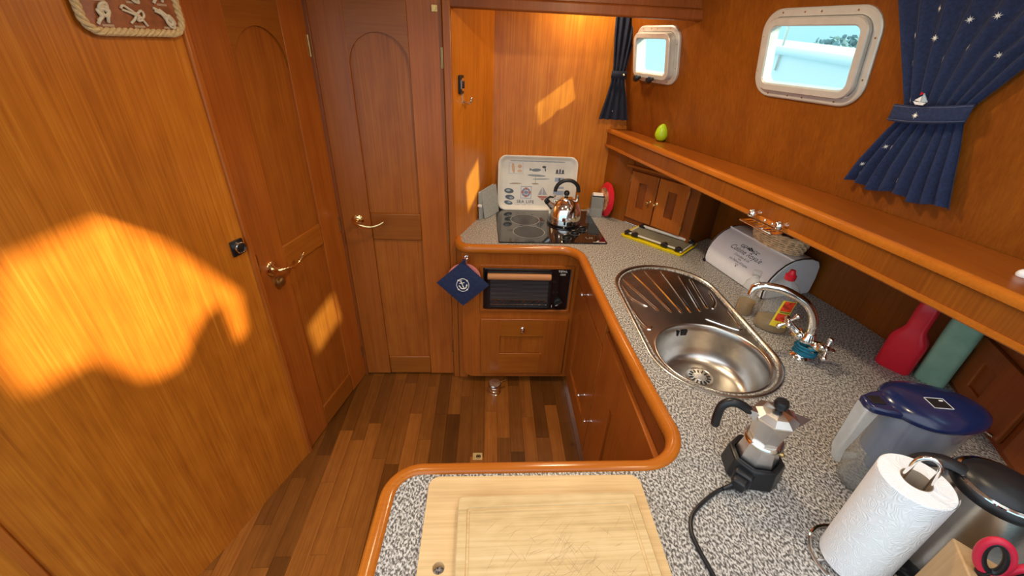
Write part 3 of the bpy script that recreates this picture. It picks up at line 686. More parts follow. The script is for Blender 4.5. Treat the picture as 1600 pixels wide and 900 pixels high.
for k in range(170):
    cx = random.gauss(.01,.07); cy = random.gauss(.0,.05); a = R(random.choice([35,40,48,55,120,130,20])+random.gauss(0,6)); l = random.uniform(.008,.03); 
    if abs(cx) > .14 or abs(cy) > .10: continue
    dx,dy = math.cos(a)*l, math.sin(a)*l; nx,ny = -math.sin(a)*.0003, math.cos(a)*.0003
    mb.add([(cx-dx,cy-dy,.01906),(cx+nx,cy+ny,.01906),(cx+dx,cy+dy,.01906),(cx-nx,cy-ny,.01906)],[(0,1,2,3)])
tag(mb.build('knife_scratches', pm('scratch tone',(.40,.27,.13),.8), b2, smooth=False), kind='stuff')

# ------------------------------------------------------------------ bread box and basket
BBM = frame((.970,1.672,CZ), (.229,-.973,0), (0,0,1))
bb = thing('bread_box', 'white enamel roll-top bread box with black edge seams and script lettering', 'bread box', M=BBM)
bp_ = [(.004,.004),(.0,.03),(.003,.062),(.014,.090),(.034,.117),(.062,.141),(.094,.156),(.13,.161),(.178,.158),(.212,.146),(.228,.122),(.234,.07),(.230,.012),(.222,.004)]
def bprof(k): return [(0.117+(y-.117)*k, .08+(z-.08)*k) for y,z in bp_]
def slab_loft(x0,x1,pr): return [[(x,y,z) for y,z in pr] for x in (x0,x1)]
MB().loft(slab_loft(.004,.342,bprof(1))).build('body', M_white, bb, angle=35)
for xa,xb in ((-.002,.004),(.342,.348)):
    MB().loft(slab_loft(xa,xb,bprof(.985))).build('end_cap', M_white, bb, bevel=.002)
for xa in (.0035,.3395):
    MB().loft(slab_loft(xa,xa+.004,bprof(1.022))).build('seam', M_black, bb)
MB().tube([(.004,.092,.1575),(.342,.092,.1575)],.0035,8).build('lid_ridge', M_white, bb)
MB().box(.0,-.003,.0,.012,.004,.012).build('foot', M_black, bb, smooth=False)
# script lettering wrapped on the curved lid: v runs down the lid
_len = [0]
for (a,b),(c,d) in zip(bp_[1:8], bp_[2:8]): _len.append(_len[-1]+math.hypot(c-a,d-b))
def lid(u_, s_):
    s_ = max(0,min(_len[-1]-1e-6, s_))
    for i in range(len(_len)-1):
        if s_ <= _len[i+1]:
            t = (s_-_len[i])/(_len[i+1]-_len[i]); (a,b),(c,d) = bp_[1+i], bp_[2+i]
            ny, nz = -(d-b), (c-a); l = math.hypot(ny,nz); return (u_, a+(c-a)*t+ny/l*.0006, b+(d-b)*t+nz/l*.0006)
mb = MB()
for txt,sz,v0,sh in (('Cuisine Royale',.030,.094,.35),('Chocolate & Cie',.013,.072,.35),('Paris',.010,.061,0),('Les Délices d\'Origine',.0125,.050,.35),('maison',.007,.040,.2)):
    vs, fs = text_mb(txt, sz, shear=sh, extr=0); mb.add([lid(.178+v.x*.92, v0+v.y) for v in vs], fs)
for s_ in (-1,1):   # scrolls above the lettering
    for c0,r0 in ((.032,.009),(.052,.007)):
        p = [lid(.178+s_*c0*.8+r0*.8*math.cos(t), .116+r0*.8*math.sin(t)) for t in np.linspace(.3,5.2,14)]
        mb.tube(p, .0010, 5)
    mb.tube([lid(.178+s_*.006,.112),lid(.178+s_*.022,.116),lid(.178+s_*.040,.109)], .0012, 5)
for q in ((-.009,.118),(0,.122),(.009,.118),(0,.114)): mb.ball(lid(.178+q[0],q[1]), .0050, .003, .0042, 8, 6)
mb.ball(lid(.178,.032), .0030, .002, .003, 8, 6)
tag(mb.build('lettering', M_blackt, bb, smooth=False), kind='stuff')

bk = thing('bread_basket', 'small oval wicker basket standing on the bread box under the shelf', 'basket', M=BBM@T(.212,.135,.1625))
mb = MB(); 
def bring(h, wob): 
    n_ = 44; a = .105+.018*h/.06; b = .056+.012*h/.06
    return [(a*math.cos(2*PI*k/n_)*(1+wob*(1 if k%2 else -1)), b*math.sin(2*PI*k/n_)*(1+wob*1.6*(1 if k%2 else -1)), h) for k in range(n_)]
for i in range(7): mb.tube(bring(.004+i*.0085, .022*(1 if i%2 else -1)), .0042, 6, closed=True)
wv = tag(mb.build('woven_side', M_wick, bk), kind='stuff')
mb = MB()
for k in range(22):
    a = 2*PI*(2*k+.5)/44; mb.tube([(.105*math.cos(a),.056*math.sin(a),.0),(.124*math.cos(a),.069*math.sin(a),.062)], .0026, 6)
tag(mb.build('stake', M_wick, bk), kind='stuff')
MB().lathe([(.001,0),(1,0),(1,.004),(.001,.004)],32,sx=.104,sy=.055).build('base', M_wick, bk)
mb = MB()
for ph in (0,PI):
    n_ = 90; mb.tube([((.125+.003*math.cos(k*.8+ph))*math.cos(2*PI*k/n_),(.070+.003*math.cos(k*.8+ph))*math.sin(2*PI*k/n_),.064+.003*math.sin(k*.8+ph)) for k in range(n_)], .003, 6, closed=True)
tag(mb.build('braided_rim', M_wick, bk), kind='stuff')

# ------------------------------------------------------------------ slotted chrome rack on the apron
yk = 1.262
rk_M = frame((XS(1.21)+.003,1.21,1.214), (-(XS(1.25)-XS(1.17))/.08,-1,0), (0,0,1))
rk = thing('spoon_rack', 'slotted chrome rack with two ball knobs fixed under the shelf above the basket', 'rack', M=rk_M)
MB().prism(rrect(.128,.050,.008,4), -.0135,-.0115,'xy',holes=[[(p[0]+c,p[1]) for p in rrect(.006,.034,.0025,3)] for c in (-.046,-.0276,-.0092,.0092,.0276,.046)]).at().build('slotted_plate', M_chrome, rk, smooth=False).location = (0,-.030,0)
MB().tube([(-.064,-.056,-.0125),(.064,-.056,-.0125)],.003,8).build('rim_bar', M_chrome, rk)
for kx in (-.052,.056):
    MB().at(T(kx,-.0,.012)@Rx(90)).lathe([(.008,0),(.006,.004),(.0045,.010),(.008,.016),(.0125,.021),(.0145,.028),(.0125,.036),(.007,.041),(.001,.042)],20).build('ball_knob', M_chrome, rk)
for kx in (-.012,.018): MB().ball((kx,-.012,.002),.005).build('stud', M_chrome, rk)

# ------------------------------------------------------------------ yellow board with folded rack
yb_M = frame((.776,1.818,CZ), (.219,-.228,0), (0,0,1))
yb = thing('yellow_tray', 'thin bright yellow plastic board lying flat below the corner locker', 'board', M=yb_M)
def rl4(w_,h_,r_,z): return [(p[0]+.0,p[1]+.078,z) for p in rrect(w_,h_,r_,4)]
MB().loft([rl4(.306,.176,.008,.0004),rl4(.318,.186,.010,.012),rl4(.312,.180,.008,.013),rl4(.300,.170,.007,.005)]).build('board', M_yellow, yb, angle=30)
fr_ = thing('folding_rack', 'folded grey wire drying rack with black clips lying on the yellow board', 'rack', M=yb_M@T(.0,.010,.0065))
M_grey = pm('light grey coated tube', (.62,.62,.60), .4, 0, .04)
M_olive = pm('grey rack plate', (.20,.20,.15), .5, 0, .08)
MB().box(-.135,.012,.004,.135,.128,.008).build('plate', M_olive, fr_, smooth=False)
MB().tube([(-.118,.136,.016),(.130,.136,.016)],.0075,10).build('rear_tube', M_grey, fr_)
MB().tube([(-.135,.010,.012),(.135,.010,.012)],.0045,10).build('front_tube', M_grey, fr_)
MB().box(-.146,.0,.003,-.138,.135,.010).build('side_bar', M_grey, fr_, bevel=.002); MB().box(.138,.0,.003,.146,.135,.010).build('side_bar', M_grey, fr_, bevel=.002)
for cx,cy,a in ((-.098,.010,0),(.058,.010,0),(.128,.010,20),(-.138,.012,40),(-.126,.136,0),(.135,.136,0)):
    MB().at(T(cx,cy,.012)@Rz(a)).box(-.017,-.009,-.0085,.017,.009,.006).box(-.008,-.012,.002,.008,.012,.011).build('clip', M_black, fr_, bevel=.002)

# ------------------------------------------------------------------ far right corner bits
nb = thing('napkin_box', 'grey box holding white paper napkins in the far corner right of the kettle', 'box', M=T(.592,2.215,CZ)@Rz(-8))
M_nb = pm('grey box', (.26,.26,.245), .45, 0, .05)
MB().box(-.033,-.034,.0003,.033,.034,.112).build('body', M_nb, nb, bevel=.003)
MB().box(-.052,-.040,.0003,.028,-.0345,.050).build('clear_front', M_clear, nb, smooth=False)
MB().box(-.027,-.027,.108,.027,.022,.122).build('napkins', M_paper, nb, bevel=.002)
MB().box(-.032,-.033,.112,.032,-.022,.118).build('dark_lip', M_black, nb, bevel=.001)
rd = thing('red_trivet', 'round red-rimmed decorated plate leaning in the corner behind the napkin box', 'plate', M=T(.622,2.208,CZ)@Rz(-80)@Rx(-4)@Matrix.Scale(.95,4))
MB().at(T(0,0,.098)@Rx(90)).lathe([(.001,.0),(.070,.0),(.090,-.010),(.097,-.013),(.0975,-.009),(.090,-.004),(.070,.006),(.001,.006)],36).build('plate', M_red, rd)
MB().at(T(0,-.0065,.098)@Rx(90)).lathe([(.001,0),(.066,0),(.066,.001),(.001,.001)],30).build('picture', pm('floral picture', (.50,.24,.12), .5, 0, .8, 45), rd)

mt = thing('place_mats', 'pair of grey felt mats clipped together leaning on the left wall by the tray', 'mat', M=frame((-.055,2.095,CZ), (.55,.83,0), (0,0,1)))
for i,(yy,tl,xx,hh) in enumerate(((-.004,-3,.004,.155),(-.022,-10,.030,.150))):
    MB().at(T(xx,yy,.0)@Rx(tl)).prism([(0,.002),(.135,.002),(.140,hh+.004),(.004,hh-.010)], -.003,.003,'xz').build('mat', M_graycloth, mt, bevel=.001)
MB().box(.0,-.016,.070,.012,.004,.083).build('clip', M_whitet, mt, bevel=.002)
sw = thing('wall_switch', 'black and chrome rocker switch on the alcove side wall', 'switch', M=frame((-.126,1.918,1.505), sp_u, (0,0,1)))
MB().at(Rx(90)).prism(rrect(.040,.070,.008,4), 0, .010, 'xy').build('plate', M_black, sw, bevel=.002)
MB().at(T(0,-.010,0)@Rx(90)).loft([[(p[0],p[1],z) for p in rrect(w_,h_,.008,4)] for w_,h_,z in ((.026,.048,0),(.026,.048,.004),(.020,.042,.005))]).build('bezel', M_chrome, sw, angle=30)
MB().box(-.007,-.019,-.014,.007,-.014,.014).build('rocker', M_black, sw, bevel=.002)
hk = thing('coat_hook', 'small brushed steel hook below the wall switch', 'hook', M=frame((-.116,1.945,1.452), sp_u, (0,0,1)))
MB().at(Rx(90)).prism([(-.010,-.026),(.010,-.026),(.012,.0),(.007,.026),(-.007,.026),(-.012,.0)],0,.003,'xy').build('plate', M_steelr, hk, bevel=.001)
MB().tube(smooth_path([(0,-.003,-.014),(0,-.022,-.020),(0,-.034,-.014),(0,-.038,-.002)],5),.0042,8).at().ball((0,-.038,.0),.006).build('prong', M_steelr, hk)
bs = thing('push_switch', 'square black push-button switch with chrome ring on the left panel', 'switch', M=frame(tuple(lp(-.047)+Vector((.004,-.0015,1.052))), (.351,.936,0), (0,0,1)))
MB().at(Rx(90)).prism(rrect(.046,.052,.004,3), .000, .005, 'xy').build('plate', M_black, bs, bevel=.001)
MB().at(T(.002,-.005,0)@Rx(90)).lathe([(.019,0),(.019,.010),(.0165,.012),(.0155,.009)],28,False,False).build('ring', M_chrome, bs)
MB().at(T(.002,-.005,0)@Rx(90)).lathe([(.0155,0),(.0155,.009),(.012,.011),(.001,.0115)],28).build('button', M_black, bs)

# ------------------------------------------------------------------ egg, specks on the shelf
eg = thing('lime_egg', 'lime green egg standing on the shelf below the far porthole', 'egg', (.793,2.018,1.2935))
MB().lathe([(.001,0),(.014,.002),(.024,.011),(.029,.025),(.029,.036),(.025,.052),(.017,.066),(.008,.074),(.001,.076)],28).at().build('shell', M_lime, eg, angle=180)
tg = MB().at(T(1.106,.722,1.2935)).lathe([(.001,0),(.011,0),(.012,.004),(.010,.010),(.006,.014),(.001,.015)],18).build('white_cap', M_white)
tag(tg, 'small white cap lying on the shelf at the right edge of the view', 'cap')

# ------------------------------------------------------------------ oven mitts on their hook
hkk = thing('mitt_hook', 'chrome hook on the oven cabinet corner carrying the pot holders', 'hook', (-.100,1.789,.782))
MB().at(Rx(90)).lathe([(.013,0),(.012,.004),(.006,.006),(.005,.018)],16).at().tube(smooth_path([(0,-.015,0),(0,-.036,-.006),(0,-.046,.002),(.004,-.050,.018)],5),.0052,10).at().ball((.004,-.050,.018),.0085).build('hook', M_chrome, hkk)
mi = thing('pot_holder', 'square navy quilted pot holder with white anchor emblem hanging by its corner', 'pot holder', M=frame((-.106,1.752,.782), (1,-.06,0), (0.02,.06,1)))
def quilt(u,v):     # diamond u,v in 0..1
    a, b = u-.5, v-.5; s_ = .164
    x = (a-b)*s_*.707*1.08 - .010; z = (-(a+b))*s_*.707*1.02 - .118
    e = (1-abs(2*a)**6)*(1-abs(2*b)**6); return x, z, e
mb = MB(); n_ = 24
mb.grid(lambda u,v: (quilt(u,v)[0], -.004-.007*quilt(u,v)[2]+.0014*abs(math.sin(u*PI*7))+.0014*abs(math.sin(v*PI*7)), quilt(u,v)[1]), n_, n_)
mb.grid(lambda u,v: (quilt(u,v)[0], -.002+.003*quilt(u,v)[2], quilt(u,v)[1]), n_, n_)
mb.build('pad', M_navy, mi, angle=180)
MB().tube([(-.010,-.004,-.006),(-.006,-.004,.010),(.002,-.004,.010),(-.004,-.004,-.006)],.0035,6).build('hanging_loop', M_navy, mi)
def mk(x,z): return (-.010+x*.72, -.0125, -.119+z*.72)
mb = MB()
mb.tube([mk(.040*math.cos(t)*1.0,.046*math.sin(t)) for t in np.linspace(0,2*PI,40)[:-1]], .0016, 5, closed=True)
for t in np.linspace(0,2*PI,5)[:-1]: mb.ball(mk(.040*math.cos(t+.8),.046*math.sin(t+.8)), .0045, .0015, .0045, 8, 5)
mb.tube([mk(-.012,.024),mk(.009,-.024)], .0026, 6).tube([mk(-.022,.010),mk(.012,.018)], .002, 6)
mb.tube(smooth_path([mk(-.020,-.010),mk(-.010,-.024),mk(.009,-.026),mk(.022,-.016),mk(.026,.0)],5), .003, 6)
mb.tube([mk(-.014+.006*math.cos(t),.030+.006*math.sin(t)) for t in np.linspace(0,2*PI,12)[:-1]], .0014, 5, closed=True)
mb.add([mk(.026,.010),mk(.018,-.004),mk(.033,-.003)],[(0,1,2)]).add([mk(-.024,.0),mk(-.028,-.012),mk(-.013,-.012)],[(0,1,2)])
tag(mb.build('anchor_emblem', M_whitet, mi, smooth=False), kind='stuff')
p2 = thing('pot_holder', 'round pink quilted pot holder mostly hidden behind the navy one', 'pot holder', M=frame((-.104,1.768,.782), (1,0,0), (0,0.02,1)))
MB().at(T(-.008,0,-.100)@Rx(90)).lathe([(.001,-.004),(.070,-.004),(.079,-.001),(.079,.003),(.070,.006),(.001,.007)],36).build('pad', M_pink, p2)
MB().tube([(-.006,0,-.036),(-.004,0,.012),(.004,0,.012),(.004,0,-.036)],.003,6).build('hanging_loop', M_pink, p2)

# ------------------------------------------------------------------ on the floor
fp = thing('foot_pump', 'chrome foot pump on the floor in front of the oven cabinet', 'foot pump', (.047,1.712,0))
MB().lathe([(.031,0),(.032,.004),(.028,.007),(.0285,.020),(.031,.022),(.031,.026),(.028,.028),(.0285,.040),(.031,.042),(.031,.047),(.028,.05)],28).build('body', M_steelr, fp)
MB().lathe([(.026,.049),(.034,.052),(.035,.062),(.031,.068),(.012,.071),(.001,.072)],28).build('pedal_cap', M_steel, fp)
MB().tube([(.028,.008,.060),(.045,.020,.062),(.062,.030,.058)],[.006,.005,.006],8).build('arm', M_brassd, fp)
ft = thing('floor_latch', 'small square brass lift ring set flush in the floor planks', 'latch', (-.034,1.296,.0005))
MB().prism(rrect(.044,.038,.003,2),0,.0016,'xy',holes=[[(.004+.011*math.cos(-2*PI*k/18),.011*math.sin(-2*PI*k/18)) for k in range(18)]]).build('plate', M_brassl, ft, smooth=False)
MB().lathe([(.001,0),(.011,0),(.011,.0006),(.001,.0008)],18).build('well', M_dark2, ft, smooth=False).location = (.004,0,0)
MB().tube([(.004+.007*math.cos(t),.007*math.sin(t),.0018) for t in np.linspace(0,2*PI,16)[:-1]],.0014,6,closed=True).build('ring', M_brassd, ft)

# ------------------------------------------------------------------ tap
tp = thing('kitchen_tap', 'chrome mixer tap with curved spout and two cross handles behind the sink', 'tap', (.985,1.0,CZ))
MB().lathe([(.030,.0003),(.030,.005),(.024,.010),(.020,.018),(.020,.050),(.023,.056),(.023,.072),(.018,.080),(.015,.090)],26).build('body', M_chrome, tp)
sd = Vector((math.cos(R(158)),math.sin(R(158)),0))
sp_pts = [(0,.085),(.004,.12),(.018,.155),(.044,.185),(.080,.204),(.120,.216),(.160,.217),(.180,.213)]
pts = smooth_path([tuple(sd*a+Vector((0,0,b))) for a,b in sp_pts],5)
MB().tube(pts, .0125, 14).build('spout', M_chrome, tp)
MB().tube([tuple(sd*.176+Vector((0,0,.215))),tuple(sd*.190+Vector((0,0,.205))),tuple(sd*.194+Vector((0,0,.180)))],[.0135,.0145,.0130],14).build('spout_tip', M_chrome, tp)
for dirv,L_,lab in ((Vector((-.62,.45,.62)),.085,'cold'),(Vector((.28,-.72,.25)),.062,'hot')):
    dirv.normalize(); b0 = Vector((0,0,.052)); fm = frame(tuple(b0), tuple(dirv.orthogonal()), (0,0,1))
    z_ = dirv; x_ = z_.orthogonal().normalized(); y_ = z_.cross(x_)
    VM = Matrix(((x_.x,y_.x,z_.x,b0.x),(x_.y,y_.y,z_.y,b0.y),(x_.z,y_.z,z_.z,b0.z),(0,0,0,1)))
    v_ = MB().at(VM).lathe([(.013,.0),(.014,.02),(.016,.028),(.016,.036),(.012,.042),(.009,L_-.014),(.011,L_-.008),(.011,L_)],20).build('valve', M_chrome, tp)
    MB().at(VM).lathe([(.0168,.040),(.0168,.046)],20,True,True).build('brass_collar', M_brass, v_)
    mb = MB().at(VM)
    for k in range(4):
        a = PI/2*k+.4; mb.tube([(0,0,L_-.002),(.016*math.cos(a),.016*math.sin(a),L_-.001),(.027*math.cos(a),.027*math.sin(a),L_)],[.0055,.0045,.0075],10)
        mb.ball((.029*math.cos(a),.029*math.sin(a),L_),.0085,nu=10,nv=8)
    mb.lathe([(.011,L_-.006),(.011,L_+.004),(.008,L_+.007),(.001,L_+.008)],18)
    mb.build('cross_handle', M_chrome, v_)
bd = thing('rubber_bands', 'tangle of teal elastic bands looped round the tap base', 'elastic band', (.985,1.0,CZ))
M_teal = pm('teal elastic', (.01,.16,.26), .7, 0, .2, 120)
for k in range(6):
    a = random.uniform(0,6); tz = random.uniform(-.15,.15)
    MB().tube([((.030+.003*math.sin(3*t+a))*math.cos(t)+.004, (.030+.002*math.cos(2*t+a))*math.sin(t)-.006, .022+k*.006+tz*.03*math.cos(t+a)) for t in np.linspace(0,2*PI,30)[:-1]], .0032, 6, closed=True).build('band', M_teal, bd)

# ------------------------------------------------------------------ washing-up bottle and sponge
ds = thing('washing_up_bottle', 'clear washing-up liquid bottle with red cap and yellow label behind the tap', 'bottle', M=T(.972,1.150,CZ)@Rz(-38))
dp = [(.040,.0004),(.044,.004),(.045,.03),(.039,.075),(.040,.11),(.042,.135),(.037,.16),(.025,.180),(.014,.190),(.013,.196)]
MB().lathe(dp,32,sx=1.15,sy=.68).build('bottle', M_clear, ds, angle=180)
MB().lathe([(.039,.002),(.0425,.006),(.0435,.03),(.041,.045),(.001,.045)],32,sx=1.15,sy=.66).build('liquid', M_amber, ds)
MB().at(T(0,0,.193)).lathe([(.015,0),(.0165,.004),(.0165,.016),(.012,.019),(.009,.028),(.0075,.034),(.001,.035)],24).build('cap', M_red, ds)
def wrapb(u,v,off=.0012):
    z = .030+v*.100; a = R(-95+u*58+14*v); r = np.interp(z,[p[1] for p in dp],[p[0] for p in dp])+off
    return (r*1.15*math.cos(a), r*.68*math.sin(a), z)
MB().grid(lambda u,v: wrapb(u,v), 10, 8).build('label', pm('yellow label', (.80,.62,.03), .45), ds)
for v0,v1 in ((.60,.98),(.22,.50)):
    MB().grid(lambda u,v: wrapb(.12+.76*u,v0+(v1-v0)*v,.0018), 8, 4).build('label_band', pm('red label band', (.72,.05,.02), .45, 0, .5, 90), ds)
MB().grid(lambda u,v: wrapb(.15+.7*u,.53+.05*v,.002), 8, 2).build('label_band', pm('green label band', (.16,.26,.05), .45), ds)
sg = thing('soap_bottle', 'small clear bottle holding a little amber liquid at the left of the red capped bottle', 'bottle', M=T(.932,1.250,CZ))
MB().lathe([(.026,.0004),(.029,.004),(.029,.10),(.024,.125),(.013,.140),(.012,.150)],28).build('bottle', M_clear, sg, angle=180)
MB().lathe([(.0255,.002),(.0275,.005),(.0275,.050),(.001,.050)],28).build('liquid', M_amber, sg)
MB().lathe([(.014,.148),(.014,.168),(.012,.170),(.001,.170)],24).build('cap', M_clear, sg)

# ------------------------------------------------------------------ bottles under the shelf
rb_ = thing('red_bottle', 'flat red plastic bottle standing under the shelf at the right', 'bottle', M=T(1.252,.952,CZ)@Rz(-58))
def flatb(o_w, prof, ry): return [[(p[0]*w_/2, p[1]*ry*d_, z) for p in [(math.copysign(abs(math.cos(t))**.55,math.cos(t)),math.copysign(abs(math.sin(t))**.55,math.sin(t))) for t in np.linspace(0,2*PI,33)[:-1]]] for w_,d_,z in prof]
MB().loft(flatb(0,[(.082,.9,.0004),(.090,1,.006),(.090,1,.100),(.084,1,.115),(.060,.9,.135),(.050,.8,.15),(.050,.8,.20),(.046,.75,.235),(.030,.5,.245)],.026)).build('bottle', M_red, rb_, angle=50)
MB().loft(flatb(0,[(.034,.55,.244),(.034,.55,.262)],.026)).build('cap', M_steelr, rb_)
gb = thing('green_bottle', 'translucent green plastic bottle standing beside the red bottle', 'bottle', M=T(1.318,.893,CZ)@Rz(-55))
MB().loft(flatb(0,[(.066,.9,.0004),(.074,1,.006),(.074,1,.20),(.066,.95,.222),(.046,.8,.235)],.030)).build('bottle', M_green, gb, angle=50)
MB().lathe([(.022,.234),(.022,.262),(.018,.265)],20).build('cap', M_green, gb)

# ------------------------------------------------------------------ moka pot on its electric base
mo = thing('heating_base', 'black octagonal electric base plugged to a black lead under the moka pot', 'heater', M=T(.602,.598,CZ)@Rz(12))
def octo(r,z): return [(r*math.cos(2*PI*k/8),r*math.sin(2*PI*k/8),z) for k in range(8)]
MB().loft([octo(.060,.0004),octo(.062,.004),octo(.057,.050),octo(.054,.053),octo(.045,.0525),octo(.044,.030)]).build('base_shell', M_black, mo, bevel=.003, angle=25)
MB().at(Rz(-150)@T(.053,0,.024)).box(-.006,-.019,-.018,.016,.019,.018).build('socket', M_black, mo, bevel=.004)
MB().at(Rz(-150)@T(.066,0,.022)).box(-.002,-.014,-.013,.022,.014,.013).build('plug', M_black, mo, bevel=.004)
mp_ = thing('moka_pot', 'faceted aluminium moka pot with black handle and lid knob on its electric base', 'coffee pot', M=T(.602,.598,CZ+.0305)@Rz(12))
MB().loft([octo(.0425,.0004),octo(.0425,.02),octo(.034,.066)]).build('boiler', M_alu, mp_, angle=20)
MB().lathe([(.0365,.064),(.0395,.067),(.0395,.073),(.037,.076)],32).build('collar', M_steelr, mp_)
MB().at(Rz(-65)@T(.036,0,.058)@Ry(80)).lathe([(.005,0),(.005,.006),(.003,.009),(.001,.010)],10).build('valve', M_brassd, mp_)
MB().loft([octo(.033,.074),octo(.032,.082),octo(.041,.138),octo(.0425,.140)]).build('upper_chamber', M_alu, mp_, angle=20)
MB().loft([octo(.044,.1402),octo(.0435,.143),octo(.029,.152),octo(.010,.1575),octo(.007,.158)]).build('lid', M_alu, mp_, angle=12)
MB().lathe([(.006,.157),(.007,.161),(.013,.166),(.0145,.176),(.012,.182),(.001,.183)],16).build('lid_knob', M_black, mp_)
HM = Rz(-12)@Rz(168)
MB().at(HM).loft([[(.040,-.010,.125),(.040,.010,.125),(.040,.010,.150),(.040,-.010,.150)],[(.055,-.007,.138),(.055,.007,.138),(.055,.007,.152),(.055,-.007,.152)]]).build('handle_bracket', M_alu, mp_, smooth=False)
MB().at(HM).tube(smooth_path([(.050,0,.142),(.072,0,.156),(.092,0,.160),(.108,0,.148),(.110,0,.120),(.108,0,.096),(.104,0,.088)],4),[.008,.0085]+[.0095]*20+[.0085,.007,.005],10).build('handle', M_black, mp_)
SM = Rz(-12)@Rz(-8)
MB().at(SM).add([(.038,-.022,.137),(.038,.022,.137),(.072,0,.1395),(.036,-.006,.105),(.036,.006,.105)],[(0,3,2),(1,2,4),(3,4,2),(0,2,1),(0,1,4,3)]).build('spout', M_alu, mp_, smooth=False)
cdp = smooth_path([(.586,.538,.872),(.560,.530,.868),(.540,.548,.858),(.499,.541,.8545),(.430,.497,.8545),(.407,.458,.8545),(.408,.416,.8545),(.414,.379,.8545),(.425,.30,.8545),(.445,.20,.8545),(.47,.10,.8545)],6)
cdp[0:12] = smooth_path([(.548,.552,.872),(.530,.548,.866),(.512,.545,.857)],6)
MB().tube([tuple(p-Vector((.602,.598,CZ))) for p in cdp], .0043, 8).build('power_lead', M_black, mo).matrix_local = Rz(-12)

# ------------------------------------------------------------------ water filter pitcher
wp = thing('water_pitcher', 'clear water filter pitcher with navy blue lid standing by the bottles', 'pitcher', M=T(.862,.560,CZ)@Rz(-6))
def ov2(a0,a1,b,z,n=36):      # oval: left end a0, right end a1 (spout), half width b
    out = []
    for k in range(n):
        t = 2*PI*k/n; c_, s_ = math.cos(t), math.sin(t)
        out.append(((a1 if c_>0 else a0)*abs(c_)**(1.15 if c_>0 else .9)*(1 if c_>0 else -1), b*s_, z))
    return out
MB().loft([ov2(.066,.070,.050,.0004),ov2(.070,.076,.054,.006),ov2(.072,.082,.057,.10),ov2(.075,.094,.061,.20),ov2(.077,.102,.064,.232),ov2(.075,.100,.062,.232),ov2(.068,.078,.054,.10),ov2(.064,.070,.049,.008)],True,True).build('jug', M_clear, wp, angle=60)
MB().loft([ov2(.062,.078,.050,.105),ov2(.066,.090,.056,.20),ov2(.068,.092,.058,.230)]).build('funnel', M_smoke, wp, angle=60)
MB().lathe([(.030,.050),(.033,.054),(.033,.106)],24).build('filter_cartridge', M_smoke, wp)
MB().loft([ov2(.080,.106,.066,.231),ov2(.082,.110,.069,.236),ov2(.080,.108,.066,.243),ov2(.066,.090,.052,.252),ov2(.034,.046,.020,.256)]).build('lid', pm('navy blue lid', (.008,.015,.062), .22, 0, .05, coat=.3), wp, angle=60)
lidm = bpy.data.materials['navy blue lid']
MB().prism([(-.062,-.036),(-.095,-.028),(-.116,-.022),(-.123,-.006),(-.120,.014),(-.095,.026),(-.062,.036)],.228,.243,'xy').build('handle_top', lidm, wp, bevel=.004)
MB().box(-.112,-.010,.2432,-.086,.012,.2445).build('thumb_recess', M_black, wp, bevel=.002)
MB().prism(rrect(.034,.026,.003,3),.2548,.2565,'xy').build('indicator', M_black, wp, smooth=False).location = (.004,-.010,0)
mb = MB()
for x0_,y0_,x1_,y1_ in ((-.014,-.024,.022,-.0232),(-.014,.0032,.022,.004),(-.014,-.024,-.0132,.004),(.0212,-.024,.022,.004),(.010,-.004,.017,-.001)): mb.box(x0_,y0_,.2562,x1_,y1_,.2570)
tag(mb.build('indicator_frame', M_whitet, wp, smooth=False), kind='stuff')
MB().loft([[(-.122,-.016,.230),(-.122,.014,.230),(-.092,.014,.230),(-.092,-.016,.230)],[(-.124,-.013,.11),(-.124,.011,.11),(-.108,.011,.11),(-.108,-.013,.11)],[(-.112,-.011,.07),(-.112,.009,.07),(-.100,.009,.07),(-.100,-.011,.07)]]).build('handle', M_clear2, wp, bevel=.003)
MB().tube([(-.112,0,.080),(-.072,0,.085)],.008,8).build('handle_strut', M_clear, wp)

# ------------------------------------------------------------------ kitchen roll and holder
rh = thing('roll_holder', 'chrome wire kitchen roll stand with round foot and looped top', 'roll holder', (.688,.398,CZ))
MB().tube([(.066*math.cos(t),.066*math.sin(t),.004) for t in np.linspace(0,2*PI,48)[:-1]],.0036,8,closed=True).build('foot_ring', M_chrome, rh)
MB().tube([(-.066,.002,.004),(.066,-.002,.004)],.0032,8).build('foot_bar', M_chrome, rh)
la = R(-38); cx_, sx_ = math.cos(la), math.sin(la)
lpz = [(-.0155,.004),(-.0155,.25),(-.0155,.272)] + [(-.0155*math.cos(PI*k/10), .272+.0155*1.35*math.sin(PI*k/10)) for k in range(1,10)] + [(.0155,.272),(.0155,.25),(.0155,.004)]
MB().tube([(a*cx_,a*sx_,z) for a,z in lpz],.0034,10).build('wire_loop', M_chrome, rh)
kr = thing('kitchen_roll', 'white embossed kitchen paper roll standing on the chrome wire stand', 'paper roll', (.688,.398,CZ+.0085))
